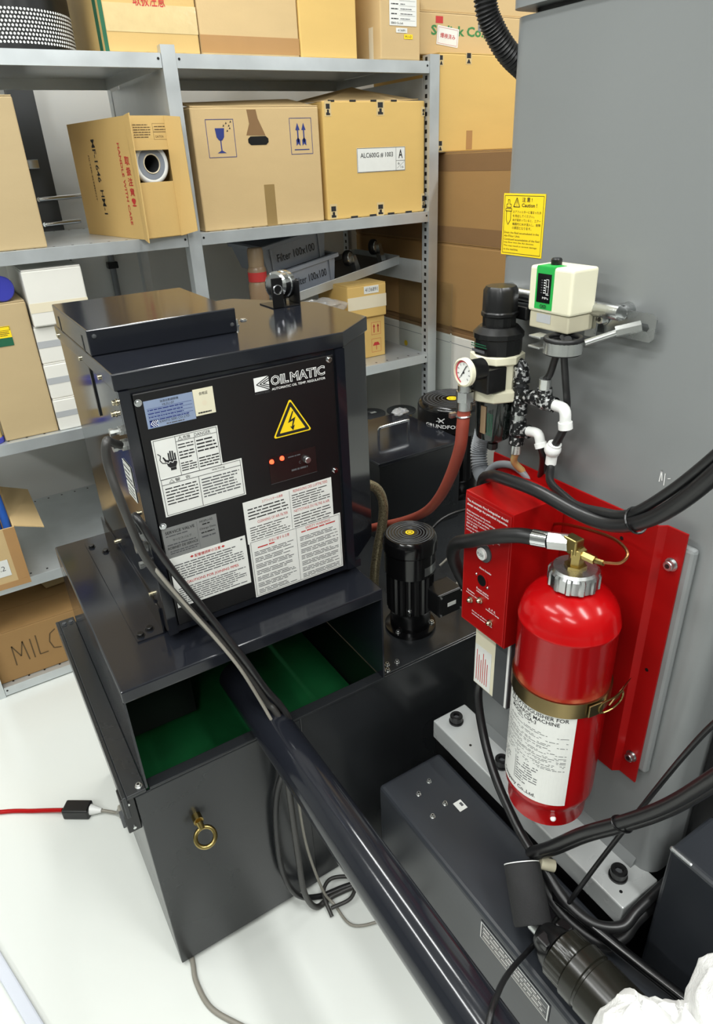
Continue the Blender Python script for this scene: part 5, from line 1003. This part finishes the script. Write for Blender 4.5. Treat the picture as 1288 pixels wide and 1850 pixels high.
# ================================================================ pumps and filter box on the tank deck
DZ = 0.5435
def pump(name, label, x, y, r, h, base=True):
    t = thing(name, label, 'pump', (x, y, DZ))
    if base: build('base_flange', G().lathe([(r * .98, 0), (r * .98, .008), (r * .7, .010)], (x, y, DZ), n=36), 'blackgloss', t, smooth=40)
    build('lantern', G().lathe([(r * .78, .010), (r * .78, .05), (r * .86, .062)], (x, y, DZ), n=28), 'blackgloss', t, smooth=40)
    build('motor_body', G().lathe([(r * .86, .062), (r * .86, h - .06)], (x, y, DZ), n=72, sq=lambda q: 1 + .035 * (1 if math.cos(24 * q) > 0 else -1)), 'black', t)
    build('collar', G().lathe([(r * .94, h - .095), (r * .94, h - .04)], (x, y, DZ), n=40), 'blackgloss', t, smooth=40)
    cv = build('fan_cover', G().lathe([(r * .95, h - .04), (r, h - .036), (r, h - .016), (r * .97, h - .006), (r * .9, h), (0, h)], (x, y, DZ), n=48), 'blackgloss', t, smooth=35)
    for i in range(1, 7): build('vent_ring', G().torus((x, y, DZ + h), (0, 0, 1), r * (.20 + .105 * i), .0016, 40, 5), 'dark', cv)
    build('hub_sticker', G().lathe([(r * .16, 0), (r * .16, .0006)], (x, y, DZ + h), n=24), 'yellowlab', cv)
    build('hub_mark', G().torus((x, y, DZ + h + .0006), (0, 0, 1), r * .09, .0009, 20, 4), 'ink', cv)
    return t
PX, PY = 0.774, 1.073
t = pump('coolant_pump', 'black vertical coolant pump with yellow cap sticker in front of the filter box', PX, PY, .0625, .258)
build('terminal_box', G().box(PX + .012, PX + .080, PY - .092, PY - .036, DZ + .072, DZ + .130), 'black', t, bevel=.003)
build('box_cover', G().box(PX + .012, PX + .080, PY - .0955, PY - .0925, DZ + .072, DZ + .130), 'black', t, bevel=.001)
for (u, v) in ((.017, .077), (.075, .077), (.017, .125), (.075, .125)): build('cover_screw', G().cyl((PX + u, PY - .0955, DZ + v), (PX + u, PY - .098, DZ + v), .0025, n=8), 'zinc', t)
build('white_tag', G().box(PX + .036, PX + .060, PY - .0962, PY - .0955, DZ + .094, DZ + .104), 'paper', t)
a0 = math.radians(268)
build('name_plate', G().add([V3((PX + .0592 * math.cos(a0 + i * .14), PY + .0592 * math.sin(a0 + i * .14), DZ + z)) for z in (.170, .192) for i in range(7)], [(i, i + 1, i + 8, i + 7) for i in range(6)]), 'steel', t)
for a in (200, 320, 80): hexbolt('flange_bolt', t, (PX + .052 * math.cos(math.radians(a)), PY + .052 * math.sin(math.radians(a)), DZ + .0085), (0, 0, 1), .0045, .007)
build('chrome_plug', G().sphere((PX - .032, PY - .040, DZ + .075), .006, n=7), 'chrome', t)
t = pump('large_pump', 'larger black pump with flat ribbed top behind the filter box', 1.335, 1.615, .110, .315)
k = Ink(lambda u, v, o=0.0: (1.335 + (.1105 + o) * math.cos(math.radians(185) + u / .1105), 1.615 + (.1105 + o) * math.sin(math.radians(185) + u / .1105), DZ + .255 + v), .11, .03, .0005)
build('skirt', G().lathe([(.1102, .235), (.1102, .300)], (1.335, 1.615, DZ), n=48), 'black', t, smooth=40)
k.text('GRUNDFOS', 0.0, -.1, 1.0, .30, 'inkwhite', .02); k.line([(.42, .5), (.60, 1.0)], .003, 'inkwhite'); k.line([(.58, .5), (.40, 1.0)], .003, 'inkwhite'); k.line([(.35, .62), (.5, .75)], .002, 'inkwhite'); k.done(t, 'brand_print')
t = thing('filter_box', 'black box with a chrome lid handle on the tank deck', 'filter box', (1.08, 1.59, DZ))
build('box_body', G().box(0.935, 1.224, 1.437, 1.745, DZ, 0.790), 'tank', t, bevel=.002)
build('lid', G().box(0.930, 1.229, 1.432, 1.750, 0.790, 0.8005), 'navy', t, bevel=.002)
hz = 0.8005
build('lid_handle', G().tube([(1.030, 1.585, hz), (1.030, 1.583, hz + .030), (1.033, 1.580, hz + .038), (1.042, 1.580, hz + .040), (1.128, 1.580, hz + .040), (1.137, 1.580, hz + .038), (1.140, 1.583, hz + .030), (1.140, 1.585, hz)], .0042, 10, 4), 'chrome', t, smooth=60)
single('film_scrap', G().ring_surf(blob((1.205, 1.725, 0.812), .028, .022, .010, .35, 10)), 'film', 'crumpled scrap of clear film on the filter box lid', 'plastic film', smooth=40)
single('braided_hose', G().tube([(0.690, 1.19, 0.905), (0.722, 1.185, 0.897), (0.757, 1.180, 0.875), (0.771, 1.175, 0.835), (0.765, 1.172, 0.780), (0.748, 1.172, 0.71), (0.738, 1.172, 0.64), (0.735, 1.172, 0.5445)], .0115, 14, 8), 'braid', 'braided steel hose from the cabinet side down to the tank deck', 'hose', smooth=60)
cable('pump_cable', [(0.852, 1.01, 0.650), (0.875, 1.02, 0.655), (0.91, 1.06, 0.62), (0.95, 1.10, 0.552)], .004, 'cablelight', 'pale grey cable leaving the pump terminal box')
cable('deck_cable', [(0.95, 1.28, 0.60), (1.03, 1.28, 0.66), (1.12, 1.25, 0.68), (1.25, 1.2, 0.66), (1.36, 1.15, 0.5475)], .0045, 'cable', 'black cable across the deck in front of the filter box')
cable('deck_cable', [(0.98, 1.22, 0.56), (1.05, 1.21, 0.60), (1.15, 1.18, 0.61), (1.30, 1.12, 0.5475)], .0035, 'cablelight', 'pale wire across the deck in front of the filter box', 'wire')

# ================================================================ cables in front of the cabinet and on the floor
cable('unit_cable', [(0.196, 1.052, 1.165), (0.180, 1.030, 1.180), (0.166, 1.000, 1.195), (0.160, 0.997, 1.16), (0.165, 0.978, 1.093), (0.186, 0.997, 0.982), (0.227, 0.985, 0.885), (0.274, 0.955, 0.795), (0.306, 0.935, 0.72), (0.330, 0.925, 0.650), (0.340, 0.915, 0.632), (0.345, 0.90, 0.60), (0.338, 0.888, 0.52), (0.338, 0.885, 0.43), (0.341, 0.89, 0.236), (0.345, 0.89, 0.10), (0.372, 0.895, 0.014), (0.42, 0.90, 0.009), (0.52, 0.885, 0.009)], .0068, 'cablegrey', 'grey cable from the cabinet side draped over the drain pipe to the floor')
cable('unit_cable', [(0.197, 1.055, 1.0), (0.188, 1.035, 1.04), (0.187, 1.0, 1.055), (0.214, 0.988, 0.972), (0.262, 0.975, 0.856), (0.303, 0.935, 0.760), (0.333, 0.925, 0.680), (0.352, 0.915, 0.640), (0.362, 0.90, 0.605), (0.362, 0.888, 0.53), (0.340, 0.93, 0.43), (0.318, 0.93, 0.328), (0.314, 0.93, 0.162), (0.337, 0.92, 0.06), (0.39, 0.915, 0.012), (0.46, 0.90, 0.012), (0.56, 0.87, 0.012)], .0066, 'cable', 'black cable over the labels and drain pipe, ending on the floor')
cable('unit_cable', [(0.199, 1.05, 0.945), (0.190, 1.02, 0.975), (0.196, 0.992, 0.96), (0.222, 0.980, 0.90), (0.262, 0.955, 0.815), (0.292, 0.930, 0.745), (0.318, 0.918, 0.66), (0.328, 0.905, 0.622), (0.338, 0.89, 0.585), (0.35, 0.885, 0.50), (0.356, 0.89, 0.40), (0.368, 0.90, 0.224), (0.395, 0.90, 0.05), (0.412, 0.88, 0.007), (0.422, 0.817, 0.007), (0.485, 0.789, 0.007), (0.56, 0.78, 0.007)], .0032, 'cablelight', 'thin grey cable beside the two thicker ones, looping on the floor')
cable('floor_loop', [(0.393, 0.86, 0.006), (0.40, 0.91, 0.022), (0.434, 0.93, 0.024), (0.479, 0.90, 0.024), (0.45, 0.865, 0.022), (0.398, 0.87, 0.02)], .0045, 'cablegrey', 'small grey cable loop lying under the tank edge')
cable('floor_wire', [(0.095, 0.99, 0.006), (0.086, 0.94, 0.006), (0.079, 0.898, 0.006), (0.087, 0.836, 0.006), (0.123, 0.776, 0.006), (0.18, 0.70, 0.006)], .0055, 'cablelight', 'grey wire on the white floor at the tank corner', 'wire')
t = thing('red_extension_cord', 'red cord with black plug lying on the white floor', 'cord', (-0.1, 1.5, 0))
build('red_wire', G().tube([(-0.42, 1.70, .006), (-0.227, 1.613, .006), (-0.15, 1.566, .006), (-0.098, 1.530, .010), (-0.078, 1.513, .014)], .006, 10, 6), 'red', t, smooth=60)
d_ = V3((0.060, -0.041, 0)).normalized(); n_ = V3((0.041, 0.060, 0)).normalized()
build('plug', G().obox((-0.042, 1.489, .0), d_, n_, (0, 0, 1), .036, .020, .032), 'black', t, bevel=.004)
build('white_strain_relief', G().cyl((-0.013, 1.470, .016), (0.012, 1.452, .014), .015, .006, 12), 'white', t, smooth=40)
build('white_wire', G().tube([(0.010, 1.454, .014), (0.030, 1.437, .012), (0.046, 1.415, .020), (0.050, 1.35, .10), (0.046, 1.15, .30), (0.040, 1.02, .46), (0.037, 0.975, .482)], .0042, 8, 6), 'cablelight', t, smooth=60)
t = thing('cable_duct', 'pale bluish white floor cable duct in the lower left corner', 'cable duct', (-0.25, 1.0, 0))
dv = V3((0.045, -0.16, 0)).normalized(); nv = V3((-dv.y, dv.x, 0))
build('duct_cover', G().obox((-0.262, 1.12, .0), dv, nv, (0, 0, 1), .75, .013, .016), 'duct', t, bevel=.004)
# white cotton work glove: rumpled fabric reaching in from the photographer's side
t = thing('white_glove', 'crumpled white cotton glove fabric in the lower right corner', 'glove', (0.43, 0.10, 0.76))
rg = random.Random(11)
def clothblob(c, u, v, n, a, b, d, seed):
    c = V3(c); u = V3(u).normalized(); v = V3(v).normalized(); n = V3(n).normalized(); N = 34; rings = []
    for i in range(1, N):
        th = math.pi * i / N; ring = []
        for j in range(2 * N):
            ph = math.pi * j / N
            k_ = 1 + .07 * math.sin(3 * ph + 2 * th + seed) + .06 * (1 - abs(math.sin(4 * ph - 3 * th + seed * 2 + 1.2 * math.sin(2 * th)))) ** 2 + .05 * (1 - abs(math.sin(5 * th + 2 * ph + seed))) ** 2 + .005 * (rg.random() - .5)
            ring.append(c + u * (a * k_ * math.sin(th) * math.cos(ph)) + v * (b * k_ * math.sin(th) * math.sin(ph)) + n * (d * k_ * -math.cos(th)))
        rings.append(ring)
    return rings
GLOVE = [((0.386, 0.158, 0.774), .041, .040, .042, 1.0), ((0.486, 0.118, 0.782), .050, .050, .050, 2.3), ((0.425, 0.135, 0.752), .050, .045, .045, 4.0), ((0.452, 0.06, 0.72), .075, .085, .060, 5.1)]
CU, CV, CN = V3((0.8476, -0.5289, -0.0419)), V3((0.2787, 0.3765, 0.8835)), V3((-0.4515, -0.7606, 0.4665))
for i, (c, a, b, d, s) in enumerate(GLOVE):
    build('fabric_fold', G().ring_surf(clothblob(c, CU, CN, CV, a, b, d, s)), 'cloth', t, smooth=80)
def seam(ci, R, a0, a1, e):
    c = V3(GLOVE[ci][0]); P = []
    for i in range(9):
        q = math.radians(a0 + (a1 - a0) * i / 8); P.append(c + (CU * math.cos(q) + CV * math.sin(q)) * R * e + CN * R * math.sqrt(max(0.02, 1.16 - e * e)))
    build('seam', G().tube(P, .0012, 6, 4), 'plasticgrey', t)
seam(0, .043, 20, 190, .80); seam(1, .054, 60, 230, .65)
